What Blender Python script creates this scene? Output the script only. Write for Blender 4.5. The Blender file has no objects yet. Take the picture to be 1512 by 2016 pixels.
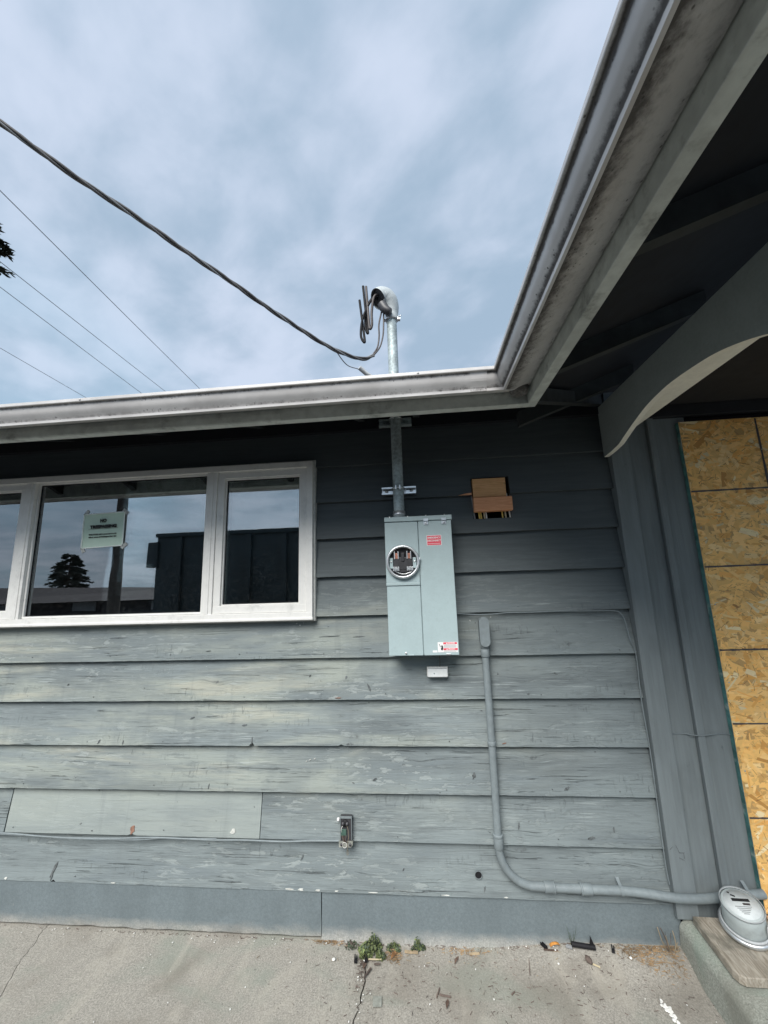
import bpy, bmesh, math, random
from mathutils import Vector, Matrix, noise
random.seed(7)
scene = bpy.context.scene
COL = scene.collection
PI = math.pi

# ------------------------------------------------------------------ camera
CAM = Vector((0.0, -2.15, 1.69))
YAW, PIT, ROL, FPX = math.radians(-4.981), math.radians(10.2635), math.radians(-1.855), 757.53
fw = Vector((math.sin(YAW)*math.cos(PIT), math.cos(YAW)*math.cos(PIT), math.sin(PIT)))
rt = fw.cross(Vector((0, 0, 1))).normalized(); up = rt.cross(fw)
rt2 = rt*math.cos(ROL) + up*math.sin(ROL); up2 = up*math.cos(ROL) - rt*math.sin(ROL)
cd = bpy.data.cameras.new('camera'); cam = bpy.data.objects.new('camera', cd); COL.objects.link(cam)
mw = Matrix.Identity(4)
for i in range(3):
    mw[i][0] = rt2[i]; mw[i][1] = up2[i]; mw[i][2] = -fw[i]; mw[i][3] = CAM[i]
cam.matrix_world = mw
cd.sensor_fit = 'VERTICAL'; cd.sensor_height = 36.0; cd.lens = FPX/2016.0*36.0
cd.clip_start = 0.02; cd.clip_end = 3000
scene.camera = cam

# ------------------------------------------------------------------ node helper
class NT:
    def __init__(s, tree): s.t = tree; s.t.nodes.clear()
    def n(s, typ, ins=None, **kw):
        nd = s.t.nodes.new(typ)
        for k, v in kw.items(): setattr(nd, k, v)
        for k, v in (ins or {}).items():
            sock = nd.inputs[k]
            if isinstance(v, bpy.types.NodeSocket): s.t.links.new(v, sock)
            else: sock.default_value = v
        return nd
    def m(s, op, a, b=0.5, clamp=False):
        return s.n('ShaderNodeMath', {0: a, 1: b}, operation=op, use_clamp=clamp).outputs[0]
    def mix(s, f, a, b, bt='MIX'):
        nd = s.n('ShaderNodeMix', data_type='RGBA', blend_type=bt)
        for idx, v in ((0, f), (6, a), (7, b)):
            if isinstance(v, bpy.types.NodeSocket): s.t.links.new(v, nd.inputs[idx])
            else: nd.inputs[idx].default_value = v if idx == 0 else (tuple(v)+(1,))[:4]
        return nd.outputs[2]
    def ramp(s, v, lo, hi):
        return s.n('ShaderNodeMapRange', {0: v, 1: lo, 2: hi, 3: 0.0, 4: 1.0}, interpolation_type='SMOOTHSTEP', clamp=True).outputs[0]
    def vec(s, v, sc, off=(0, 0, 0)):
        a = s.n('ShaderNodeVectorMath', {0: v, 1: sc}, operation='MULTIPLY').outputs[0]
        return s.n('ShaderNodeVectorMath', {0: a, 1: off}, operation='ADD').outputs[0]
    def noise(s, v, scale=1.0, detail=4, rough=0.55, dist=0.0):
        return s.n('ShaderNodeTexNoise', {'Vector': v, 'Scale': scale, 'Detail': detail, 'Roughness': rough, 'Distortion': dist}).outputs[0]
    def vor(s, v, scale=1.0, feature='F1', out=0):
        return s.n('ShaderNodeTexVoronoi', {'Vector': v, 'Scale': scale}, feature=feature).outputs[out]

# ------------------------------------------------------------------ world: overcast sky
SUN_EL, SUN_AZ = 45.0, -163.0          # azimuth from +Y, clockwise; behind and left of the camera
az, el = math.radians(SUN_AZ), math.radians(SUN_EL)
to_sun = Vector((math.sin(az)*math.cos(el), math.cos(az)*math.cos(el), math.sin(el)))
world = bpy.data.worlds.new('World'); scene.world = world; world.use_nodes = True
w = NT(world.node_tree)
sky = w.n('ShaderNodeTexSky', sky_type='NISHITA', sun_disc=False)
sky.sun_elevation = el; sky.sun_rotation = az
tc = w.n('ShaderNodeTexCoord').outputs['Generated']
sep = w.n('ShaderNodeSeparateXYZ', {0: tc})
zz = w.m('ADD', w.m('MAXIMUM', sep.outputs[2], 0.0), 0.20)
px = w.m('DIVIDE', sep.outputs[0], zz); py = w.m('DIVIDE', sep.outputs[1], zz)
pl = w.n('ShaderNodeCombineXYZ', {0: px, 1: py, 2: 0.0}).outputs[0]
plr = w.n('ShaderNodeVectorRotate', {'Vector': pl, 'Angle': 0.55}, rotation_type='Z_AXIS').outputs[0]
big = w.noise(w.vec(plr, (1.5, 1.9, 1), (3.1, 1.7, 0)), 1.0, 3, 0.5, 0.2)
mid = w.noise(w.vec(plr, (4.2, 5.4, 1), (8.3, 0.2, 0)), 1.0, 5, 0.52, 0.15)
cov = w.m('ADD', w.m('MULTIPLY', big, 0.50), w.m('MULTIPLY', mid, 0.50))
c = w.ramp(cov, 0.36, 0.63)
cloud = w.mix(c, (2.25, 2.98, 3.80), (3.80, 4.32, 5.22))
pat = w.ramp(w.noise(w.vec(plr, (0.9, 0.6, 1), (0.4, 5.2, 0)), 1.0, 2), 0.42, 0.66)
cloud = w.mix(w.m('MULTIPLY', pat, 0.5), cloud, (2.45, 3.75, 4.75))
skyc = w.mix(0.93, sky.outputs[0], cloud)
bg = w.n('ShaderNodeBackground', {'Color': skyc, 'Strength': 0.050})
w.t.links.new(bg.outputs[0], w.n('ShaderNodeOutputWorld').inputs[0])

# ------------------------------------------------------------------ sun through the cloud
sl = bpy.data.lights.new('sun', 'SUN'); sl.energy = 1.5; sl.angle = math.radians(38); sl.color = (1.0, 0.97, 0.92)
so = bpy.data.objects.new('sun', sl); COL.objects.link(so)
so.rotation_euler = (-to_sun).to_track_quat('-Z', 'Y').to_euler()
scene.view_settings.view_transform = 'Standard'; scene.view_settings.look = 'None'
scene.view_settings.exposure = 1.82; scene.view_settings.gamma = 1.0
scene.view_settings.use_curve_mapping = False

# ------------------------------------------------------------------ materials
MATS = {}
def new_mat(name):
    m = bpy.data.materials.new(name); m.use_nodes = True; MATS[name] = m
    return m, NT(m.node_tree)
def finish(nt, col, rough, bump=None, bdist=0.002, bstr=0.5, metal=0.0, spec=0.5):
    ins = {'Base Color': col if isinstance(col, bpy.types.NodeSocket) else tuple(col)+(1,), 'Roughness': rough, 'Metallic': metal, 'Specular IOR Level': spec}
    b = nt.n('ShaderNodeBsdfPrincipled', ins)
    if bump is not None:
        bp = nt.n('ShaderNodeBump', {'Height': bump, 'Distance': bdist, 'Strength': bstr})
        nt.t.links.new(bp.outputs[0], b.inputs['Normal'])
    nt.t.links.new(b.outputs[0], nt.n('ShaderNodeOutputMaterial').inputs[0])
    return b
def plain(name, col, rough=0.6, var=0.12, scale=30.0, metal=0.0, bump=0.2, spec=0.5, dirt_shade=None):
    m, t = new_mat(name)
    v = t.n('ShaderNodeTexCoord').outputs['Object']
    a = t.noise(v, scale, 5); b = t.noise(v, scale*0.12, 3)
    f = t.m('ADD', t.m('MULTIPLY', a, 0.5), t.m('MULTIPLY', b, 0.5))
    cdk = tuple(x*(1-var*1.5) for x in col); clt = tuple(min(1, x*(1+var)) for x in col)
    cc = t.mix(t.ramp(f, 0.35, 0.65), cdk, clt)
    if dirt_shade:
        cc = t.mix(t.m('MULTIPLY', t.ramp(t.noise(v, scale*0.3, 6, 0.7), 0.52, 0.72), dirt_shade[1]), cc, dirt_shade[0])
    finish(t, cc, rough, a, 0.0015, bump, metal, spec)
    return m

def siding_mat(name, base, faded, pale, wear=1.0):
    m, t = new_mat(name)
    o = t.n('ShaderNodeTexCoord').outputs['Object']
    rnd = t.n('ShaderNodeObjectInfo').outputs['Random']
    off = t.n('ShaderNodeCombineXYZ', {0: t.m('MULTIPLY', rnd, 37.0), 1: 0.0, 2: t.m('MULTIPLY', rnd, 11.0)}).outputs[0]
    v0 = t.n('ShaderNodeVectorMath', {0: o, 1: off}, operation='ADD').outputs[0]
    # knots bend the grain: warp the height coordinate around scattered centres
    kv = t.vec(v0, (2.6, 1, 7.0), (3, 0, 1))
    kd = t.vor(kv, 1.0)
    knot = t.m('SUBTRACT', 1.0, t.ramp(kd, 0.02, 0.30))
    s0 = t.n('ShaderNodeSeparateXYZ', {0: v0})
    wave = t.noise(t.vec(v0, (1.7, 1, 5.0), (4, 0, 7)), 1.0, 3)
    z2 = t.m('ADD', s0.outputs[2], t.m('ADD', t.m('MULTIPLY', knot, 0.014), t.m('MULTIPLY', wave, 0.018)))
    v = t.n('ShaderNodeCombineXYZ', {0: s0.outputs[0], 1: s0.outputs[1], 2: z2}).outputs[0]
    s3 = t.n('ShaderNodeSeparateXYZ', {0: o})
    low = t.noise(t.vec(v0, (1.1, 1, 6.0)), 1.0, 4, 0.55, 0.3)
    streak = t.noise(t.vec(v, (3.0, 1, 46.0)), 1.0, 8, 0.68, 0.6)
    grain = t.noise(t.vec(v, (6.0, 1, 170.0)), 1.0, 5, 0.65, 0.3)
    fine = t.noise(v0, 220.0, 3)
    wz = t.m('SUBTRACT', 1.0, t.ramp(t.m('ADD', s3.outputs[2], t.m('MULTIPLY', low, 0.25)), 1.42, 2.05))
    mz = t.m('MULTIPLY', t.ramp(s3.outputs[2], 0.38, 0.80), t.m('SUBTRACT', 1.0, t.ramp(s3.outputs[2], 1.30, 1.75)))
    mx = t.m('SUBTRACT', 1.0, t.ramp(s3.outputs[0], -0.55, 1.0))
    col = t.mix(t.ramp(streak, 0.28, 0.72), tuple(x*0.86 for x in base), tuple(x*1.08 for x in base))
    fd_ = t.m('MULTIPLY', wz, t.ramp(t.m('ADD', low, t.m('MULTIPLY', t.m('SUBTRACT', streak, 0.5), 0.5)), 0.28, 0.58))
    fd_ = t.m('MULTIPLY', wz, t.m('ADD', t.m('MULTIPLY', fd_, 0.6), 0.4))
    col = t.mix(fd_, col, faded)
    pl_ = t.m('MULTIPLY', t.m('MULTIPLY', mz, mx), t.ramp(t.noise(t.vec(v0, (0.9, 1, 5.0), (6, 0, 2)), 1.0, 4, 0.6, 0.4), 0.38, 0.62))
    col = t.mix(t.m('MULTIPLY', pl_, 0.85), col, pale)
    patch = t.ramp(t.noise(t.vec(v0, (1.2, 1, 8.0), (5, 0, 3)), 1.0, 4, 0.6), 0.50, 0.64)
    col = t.mix(t.m('MULTIPLY', t.m('MULTIPLY', patch, pl_), 0.55), col, (0.46, 0.445, 0.36))
    sb = t.m('MULTIPLY', t.ramp(t.m('ADD', t.noise(t.vec(v0, (0.8, 1, 9.0), (15, 0, 2)), 1.0, 5, 0.6, 0.4), t.m('MULTIPLY', t.m('SUBTRACT', streak, 0.5), 0.35)), 0.52, 0.66), wz)
    col = t.mix(t.m('MULTIPLY', sb, 0.60*wear), col, (0.155, 0.185, 0.20))
    bl = t.ramp(t.noise(t.vec(v0, (2.4, 1, 3.5), (21, 0, 5)), 1.0, 5, 0.6, 0.5), 0.46, 0.64)
    col = t.mix(t.m('MULTIPLY', t.m('MULTIPLY', bl, wz), 0.52*wear), col, (0.17, 0.198, 0.205))
    dr = t.m('MULTIPLY', t.ramp(t.noise(t.vec(v0, (14.0, 1, 0.8), (2, 0, 1)), 1.0, 4, 0.6, 0.2), 0.56, 0.70), wz)
    col = t.mix(t.m('MULTIPLY', dr, 0.28), col, (0.15, 0.172, 0.178))
    # worn dark grain lines
    wr = t.m('MULTIPLY', t.ramp(t.noise(t.vec(v0, (1.2, 1, 8.0), (9, 0, 4)), 1.0, 3), 0.46, 0.62), wz)
    dk = t.m('MULTIPLY', t.ramp(grain, 0.50, 0.66), wr)
    col = t.mix(t.m('MULTIPLY', dk, 0.45*wear), col, tuple(x*0.85 for x in base))
    lt = t.m('MULTIPLY', t.ramp(t.noise(t.vec(v, (5.0, 1, 120.0), (2, 0, 5)), 1.0, 5, 0.65, 0.3), 0.55, 0.68), wr)
    col = t.mix(t.m('MULTIPLY', lt, 0.55*wear), col, (0.43, 0.48, 0.475))
    pa = t.ramp(t.noise(t.vec(v0, (1.1, 1, 4.5), (11, 0, 6)), 1.0, 3), 0.47, 0.60)
    pe = t.m('MULTIPLY', t.m('MULTIPLY', t.ramp(t.noise(t.vec(v0, (9.0, 1, 42.0), (4, 0, 4)), 1.0, 7, 0.7, 0.4), 0.535, 0.56), pa), wz)
    col = t.mix(t.m('MULTIPLY', t.m('MULTIPLY', pe, t.m('ADD', t.m('MULTIPLY', mx, 0.8), 0.2)), 0.42*wear), col, (0.40, 0.44, 0.43))
    pd = t.m('MULTIPLY', t.m('MULTIPLY', t.ramp(t.noise(t.vec(v0, (7.0, 1, 38.0), (14, 0, 9)), 1.0, 7, 0.7, 0.4), 0.57, 0.60), t.m('SUBTRACT', 1.0, pa)), wz)
    col = t.mix(t.m('MULTIPLY', pd, 0.32*wear), col, (0.125, 0.145, 0.15))
    # open checks along the grain
    ck = t.ramp(t.noise(t.vec(v, (2.6, 1, 95.0), (2, 0, 9)), 1.0, 6, 0.62, 1.0), 0.615, 0.655)
    ck = t.m('MULTIPLY', t.m('MULTIPLY', ck, wz), t.ramp(t.noise(t.vec(v0, (1.3, 1, 7.0), (7, 0, 2)), 1.0, 2), 0.42, 0.58))
    col = t.mix(t.m('MULTIPLY', ck, 0.42*wear), col, (0.045, 0.052, 0.055))
    # alligatored short vertical crazing in patches
    cz = t.ramp(t.noise(t.vec(v0, (75.0, 1, 16.0), (1, 0, 6)), 1.0, 4, 0.6, 0.5), 0.56, 0.66)
    cz = t.m('MULTIPLY', t.m('MULTIPLY', cz, wz), t.ramp(t.noise(t.vec(v0, (1.8, 1, 9.0), (3, 0, 8)), 1.0, 2), 0.54, 0.64))
    col = t.mix(t.m('MULTIPLY', cz, 0.40*wear), col, tuple(x*0.8 for x in base))
    # dark knots, pits and nail holes of many sizes
    kc = t.m('MULTIPLY', t.m('SUBTRACT', 1.0, t.ramp(kd, 0.03, 0.10)), t.ramp(t.noise(v0, 45.0, 4), 0.40, 0.62))
    col = t.mix(t.m('MULTIPLY', t.m('MULTIPLY', kc, wz), 0.75), col, (0.065, 0.072, 0.075))
    pn = t.noise(t.vec(v0, (16.0, 1, 22.0), (3, 0, 3)), 1.0, 3, 0.6)
    pit = t.m('MULTIPLY', t.ramp(pn, 0.695, 0.735), t.m('ADD', t.m('MULTIPLY', wz, 0.9), 0.05))
    col = t.mix(t.m('MULTIPLY', pit, 0.75), col, (0.07, 0.075, 0.078))
    wht = t.m('MULTIPLY', t.ramp(t.noise(t.vec(v0, (55.0, 1, 70.0), (8, 0, 2)), 1.0, 2), 0.775, 0.80), wz)
    col = t.mix(wht, col, (0.72, 0.72, 0.68))
    hgt = t.m('ADD', t.m('ADD', t.m('MULTIPLY', streak, 0.7), t.m('MULTIPLY', grain, 0.6)), t.m('MULTIPLY', fine, 0.15))
    hgt = t.m('SUBTRACT', hgt, t.m('ADD', t.m('ADD', t.m('MULTIPLY', ck, 1.0), t.m('MULTIPLY', cz, 0.25)), t.m('ADD', t.m('MULTIPLY', pit, 0.5), t.m('MULTIPLY', pe, 0.2))))
    bs = t.m('ADD', t.m('MULTIPLY', wz, 0.75*wear), 0.12)
    b = finish(t, col, 0.75, None, spec=0.3)
    bp = t.n('ShaderNodeBump', {'Height': hgt, 'Distance': 0.004, 'Strength': bs})
    t.t.links.new(bp.outputs[0], b.inputs['Normal'])
    return m
GREY = (0.155, 0.185, 0.195)
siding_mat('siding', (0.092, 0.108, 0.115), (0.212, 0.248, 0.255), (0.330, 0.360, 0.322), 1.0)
siding_mat('siding_new', (0.24, 0.275, 0.275), (0.28, 0.315, 0.305), (0.355, 0.385, 0.335), 0.4)
def trim_mat(name, c):
    m, t = new_mat(name)
    v = t.n('ShaderNodeTexCoord').outputs['Object']
    g_ = t.noise(t.vec(v, (60, 60, 3.0)), 1.0, 6, 0.65, 0.4); sp_ = t.noise(v, 220.0, 3); bl_ = t.noise(t.vec(v, (9, 9, 2.2)), 1.0, 4, 0.6, 0.5)
    col = t.mix(t.ramp(g_, 0.3, 0.7), tuple(x*0.90 for x in c), tuple(x*1.07 for x in c))
    col = t.mix(t.m('MULTIPLY', t.ramp(bl_, 0.45, 0.68), 0.5), col, tuple(x*0.74 for x in c))
    col = t.mix(t.m('MULTIPLY', t.ramp(t.noise(t.vec(v, (25, 25, 12)), 1.0, 5, 0.7), 0.66, 0.72), 0.5), col, tuple(x*0.5 for x in c))
    finish(t, col, 0.72, t.m('ADD', g_, t.m('MULTIPLY', sp_, 0.3)), 0.003, 0.4, spec=0.3)
trim_mat('trim_grey', (0.182, 0.210, 0.219))
plain('conduit_grey', (0.20, 0.235, 0.248), 0.55, 0.10, 40, bump=0.15)
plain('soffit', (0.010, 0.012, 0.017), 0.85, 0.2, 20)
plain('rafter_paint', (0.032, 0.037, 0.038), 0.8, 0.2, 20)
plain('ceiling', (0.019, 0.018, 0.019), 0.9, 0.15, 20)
plain('arch_grey', (0.33, 0.375, 0.37), 0.75, 0.06, 90, bump=0.2)
plain('arch_white', (0.87, 0.84, 0.74), 0.7, 0.05, 40)
plain('fascia', (0.58, 0.61, 0.575), 0.65, 0.12, 25, dirt_shade=((0.13, 0.13, 0.12), 0.7))
plain('vinyl', (0.79, 0.785, 0.755), 0.4, 0.03, 30, bump=0.05, dirt_shade=((0.50, 0.50, 0.48), 0.5))
plain('vinyl_old', (0.50, 0.51, 0.49), 0.6, 0.12, 50, dirt_shade=((0.2, 0.2, 0.19), 0.6))
plain('enamel', (0.37, 0.465, 0.48), 0.42, 0.03, 160, bump=0.08, dirt_shade=((0.33, 0.41, 0.42), 0.5))
plain('enamel_dark', (0.10, 0.125, 0.13), 0.5, 0.05, 60)
plain('galv', (0.42, 0.49, 0.50), 0.6, 0.25, 70, metal=0.3, bump=0.15)
plain('steel', (0.75, 0.77, 0.78), 0.28, 0.08, 60, metal=0.9, bump=0.05)
plain('alu', (0.68, 0.71, 0.73), 0.38, 0.08, 60, metal=0.8, bump=0.05)
plain('copper', (0.62, 0.28, 0.20), 0.35, 0.15, 60, metal=0.7)
plain('bakelite', (0.045, 0.045, 0.05), 0.45, 0.2, 40)
plain('black', (0.014, 0.014, 0.016), 0.6, 0.2, 40, spec=0.2)
plain('rubber', (0.075, 0.065, 0.065), 0.55, 0.15, 60)
plain('cable_black', (0.13, 0.125, 0.125), 0.55, 0.15, 60)
plain('wire_grey', (0.26, 0.27, 0.28), 0.5, 0.1, 60)
plain('wire_light', (0.50, 0.52, 0.53), 0.5, 0.1, 60)
plain('yellow_cable', (0.72, 0.52, 0.12), 0.5, 0.08, 40)
plain('white_cable', (0.75, 0.74, 0.70), 0.5, 0.05, 40)
plain('beige_cable', (0.58, 0.50, 0.34), 0.5, 0.05, 40)
plain('white_plastic', (0.74, 0.77, 0.77), 0.5, 0.05, 40, bump=0.05, dirt_shade=((0.48, 0.50, 0.49), 0.6))
plain('paper', (0.60, 0.76, 0.64), 0.8, 0.03, 25, bump=0.1)
plain('paper_edge', (0.80, 0.87, 0.82), 0.8, 0.02, 25)
plain('tape', (0.45, 0.46, 0.44), 0.35, 0.1, 60)
plain('ink', (0.015, 0.015, 0.016), 0.7, 0.05)
plain('red', (0.72, 0.07, 0.11), 0.45, 0.04, 40, bump=0.03)
plain('sticker_white', (0.80, 0.80, 0.80), 0.45, 0.02, 40, bump=0.03)
plain('teal', (0.09, 0.24, 0.23), 0.7, 0.3, 30, dirt_shade=((0.55, 0.62, 0.58), 0.8))
plain('earth', (0.06, 0.05, 0.042), 0.95, 0.4, 40)
plain('straw', (0.30, 0.20, 0.105), 0.8, 0.4, 25)
plain('dry_stem', (0.26, 0.215, 0.15), 0.8, 0.3, 25)
plain('bark', (0.13, 0.10, 0.085), 0.9, 0.3, 30)
plain('leaf_brown', (0.13, 0.085, 0.065), 0.8, 0.3, 40)
plain('leaf_green', (0.16, 0.20, 0.075), 0.6, 0.45, 25)
plain('leaf_dark', (0.06, 0.085, 0.05), 0.6, 0.4, 25)
plain('needles', (0.055, 0.078, 0.058), 0.7, 0.4, 8)
plain('chip', (0.78, 0.78, 0.75), 0.7, 0.1, 40)
plain('orange_peel', (0.55, 0.24, 0.05), 0.7, 0.3, 40)
plain('rust_leaf', (0.30, 0.15, 0.06), 0.8, 0.3, 60)
plain('roofing', (0.07, 0.07, 0.075), 0.95, 0.3, 30)
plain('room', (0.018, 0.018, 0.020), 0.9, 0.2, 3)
plain('dark_green', (0.014, 0.027, 0.033), 0.55, 0.2, 4)
plain('pole_wood', (0.07, 0.055, 0.045), 0.9, 0.2, 10)
plain('house_dark', (0.045, 0.04, 0.045), 0.9, 0.2, 3)
plain('dark_matte', (0.05, 0.05, 0.052), 0.9, 0.2, 20)
plain('meter_grey', (0.54, 0.59, 0.59), 0.55, 0.06, 40, dirt_shade=((0.38, 0.41, 0.41), 0.7))
plain('hood_grey', (0.46, 0.50, 0.51), 0.55, 0.08, 60, metal=0.15)
plain('tan_wood', (0.40, 0.31, 0.20), 0.8, 0.2, 50)
plain('pale_metal', (0.27, 0.28, 0.25), 0.6, 0.2, 50)
plain('pcb', (0.05, 0.10, 0.08), 0.6, 0.3, 60)

def wood_mat(name, a, b, knots=True, sc=(2.0, 2.0, 18.0), grey=0.0):
    m, t = new_mat(name)
    v = t.n('ShaderNodeTexCoord').outputs['Object']
    r = t.noise(t.vec(v, sc), 6.0, 5, 0.6, 1.2)
    col = t.mix(t.ramp(r, 0.3, 0.7), a, b)
    if knots:
        kd = t.vor(t.vec(v, (14, 14, 22)), 1.0)
        col = t.mix(t.m('MULTIPLY', t.m('SUBTRACT', 1.0, t.ramp(kd, 0.05, 0.26)), 0.8), col, tuple(x*0.35 for x in a))
    if grey:
        col = t.mix(t.m('MULTIPLY', t.ramp(t.noise(v, 9.0, 5), 0.48, 0.66), grey), col, (0.13, 0.125, 0.10))
    finish(t, col, 0.75, r, 0.002, 0.3)
wood_mat('fir', (0.76, 0.33, 0.16), (0.88, 0.44, 0.24), False)
wood_mat('fir_knotty', (0.70, 0.37, 0.16), (0.84, 0.49, 0.24))
wood_mat('plank', (0.24, 0.205, 0.16), (0.47, 0.43, 0.36), False, (14, 2.0, 5), 0.75)
wood_mat('new_wood', (0.55, 0.33, 0.17), (0.70, 0.45, 0.26), False)

def concrete(name, base, green=0.3, speck=1.0, paint=None):
    m, t = new_mat(name)
    v = t.n('ShaderNodeTexCoord').outputs['Object']
    g = t.noise(v, 160.0, 4, 0.7); g2 = t.noise(v, 45.0, 5, 0.65); lo = t.noise(t.vec(v, (2.2, 5.0, 3), (1, 4, 0)), 1.0, 4, 0.55, 0.6)
    col = t.mix(t.ramp(g, 0.30, 0.72), tuple(x*(1-0.38*speck) for x in base), tuple(x*(1+0.25*speck) for x in base))
    col = t.mix(t.m('MULTIPLY', t.ramp(g2, 0.35, 0.7), 0.35), col, tuple(x*0.66 for x in base))
    col = t.mix(t.m('MULTIPLY', t.ramp(lo, 0.48, 0.68), green), col, (base[0]*0.66, base[1]*0.80, base[2]*0.76))
    lo2 = t.noise(t.vec(v, (3.0, 3.0, 3), (9, 2, 0)), 1.0, 3, 0.5, 0.5)
    col = t.mix(t.m('MULTIPLY', t.ramp(lo2, 0.50, 0.70), 0.55), col, (base[0]*0.58, base[1]*0.55, base[2]*0.52))
    lo3 = t.noise(t.vec(v, (7.0, 3.0, 3), (2, 7, 0)), 1.0, 6, 0.65, 0.8)
    col = t.mix(t.m('MULTIPLY', t.ramp(lo3, 0.50, 0.66), 0.35), col, (base[0]*1.25, base[1]*1.24, base[2]*1.2))
    vd = t.vor(v, 38.0)
    col = t.mix(t.m('MULTIPLY', t.m('SUBTRACT', 1.0, t.ramp(vd, 0.06, 0.13)), 0.6), col, (0.09, 0.085, 0.08))
    if paint:
        s3 = t.n('ShaderNodeSeparateXYZ', {0: v})
        edge = t.m('ADD', s3.outputs[2], t.m('MULTIPLY', t.noise(t.vec(v, (4, 4, 10)), 2.0, 5, 0.65), -0.07))
        pm = t.ramp(edge, -0.035, 0.03)
        pc = t.mix(t.ramp(t.noise(v, 90.0, 6, 0.7), 0.25, 0.75), tuple(x*0.86 for x in paint), tuple(x*1.1 for x in paint))
        pc = t.mix(t.m('MULTIPLY', t.ramp(t.noise(t.vec(v, (3, 1, 1)), 2.0, 4, 0.6), 0.4, 0.7), 0.4), pc, tuple(x*0.72 for x in paint))
        chip = t.ramp(t.noise(v, 16.0, 6, 0.7), 0.70, 0.73)
        col = t.mix(t.m('MULTIPLY', pm, t.m('SUBTRACT', 1.0, t.m('MULTIPLY', chip, 0.7))), col, pc)
    finish(t, col, 0.88, t.m('ADD', g, t.m('MULTIPLY', g2, 0.8)), 0.004, 0.35, spec=0.3)
concrete('slab', (0.345, 0.328, 0.292), 0.5)
concrete('step', (0.37, 0.385, 0.34), 0.6)
concrete('foundation', (0.33, 0.33, 0.31), 0.2, 0.8, (0.155, 0.188, 0.202))

def gutter_mat():
    m, t = new_mat('gutter')
    v = t.n('ShaderNodeTexCoord').outputs['Object']
    d = t.n('ShaderNodeAttribute', attribute_name='dirt_shade').outputs['Fac']
    n1 = t.noise(v, 40.0, 6, 0.7); n2 = t.noise(v, 5.0, 4, 0.6); sp = t.vor(v, 75.0)
    base = t.mix(t.ramp(n2, 0.35, 0.7), (0.50, 0.485, 0.475), (0.64, 0.625, 0.615))
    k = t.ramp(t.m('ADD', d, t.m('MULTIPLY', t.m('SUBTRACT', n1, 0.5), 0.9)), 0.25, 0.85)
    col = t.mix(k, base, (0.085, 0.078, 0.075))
    spots = t.m('MULTIPLY', t.m('SUBTRACT', 1.0, t.ramp(sp, 0.12, 0.26)), t.ramp(t.m('ADD', d, t.m('MULTIPLY', t.m('SUBTRACT', n2, 0.5), 1.5)), 0.28, 0.5))
    col = t.mix(t.m('MULTIPLY', spots, 0.85), col, (0.045, 0.04, 0.04))
    finish(t, col, t.m('ADD', 0.30, t.m('MULTIPLY', k, 0.4)), n1, 0.001, 0.12)
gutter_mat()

def osb_mat():
    m, t = new_mat('osb')
    v = t.n('ShaderNodeTexCoord').outputs['Object']
    at = t.n('ShaderNodeAttribute', attribute_name='tint').outputs['Color']
    n = t.noise(t.vec(v, (30, 30, 90)), 1.0, 4)
    col = t.mix(t.m('MULTIPLY', t.ramp(n, 0.45, 0.75), 0.22), at, (0.40, 0.20, 0.06))
    finish(t, col, 0.6, n, 0.001, 0.3)
osb_mat()

def glass_mat(name, refl, tint):
    m, t = new_mat(name)
    v = t.n('ShaderNodeTexCoord').outputs['Object']
    fr = t.n('ShaderNodeFresnel', {'IOR': 1.52}).outputs[0]
    f = t.m('ADD', t.m('MULTIPLY', fr, 1.2), refl, True)
    bpn = t.n('ShaderNodeBump', {'Height': t.noise(t.vec(v, (1, 1, 1)), 2.3, 2), 'Distance': 0.0010, 'Strength': 0.30}).outputs[0]
    g = t.n('ShaderNodeBsdfGlossy', {'Color': tint+(1,), 'Roughness': 0.004, 'Normal': bpn}).outputs[0]
    tr = t.n('ShaderNodeBsdfTransparent', {'Color': (0.80, 0.83, 0.82, 1)}).outputs[0]
    df = t.n('ShaderNodeBsdfDiffuse', {'Color': (0.30, 0.30, 0.29, 1)}).outputs[0]
    dust = t.m('MULTIPLY', t.ramp(t.noise(v, 70.0, 6, 0.7), 0.45, 0.85), 0.075)
    mx = t.n('ShaderNodeMixShader', {0: f, 1: tr, 2: g}).outputs[0]
    mx = t.n('ShaderNodeMixShader', {0: dust, 1: mx, 2: df}).outputs[0]
    t.t.links.new(mx, t.n('ShaderNodeOutputMaterial').inputs[0])
glass_mat('pane', 0.20, (0.92, 0.97, 1.0))
glass_mat('pane_inner', 0.11, (0.92, 0.97, 1.0))
def clear_dome():
    m, t = new_mat('dome')
    fr = t.n('ShaderNodeFresnel', {'IOR': 1.45}).outputs[0]
    g = t.n('ShaderNodeBsdfGlossy', {'Color': (1, 1, 1, 1), 'Roughness': 0.2}).outputs[0]
    tr = t.n('ShaderNodeBsdfTransparent', {'Color': (0.97, 0.98, 0.98, 1)}).outputs[0]
    mx = t.n('ShaderNodeMixShader', {0: t.m('MULTIPLY', fr, 0.25), 1: tr, 2: g}).outputs[0]
    t.t.links.new(mx, t.n('ShaderNodeOutputMaterial').inputs[0])
clear_dome()

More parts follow.
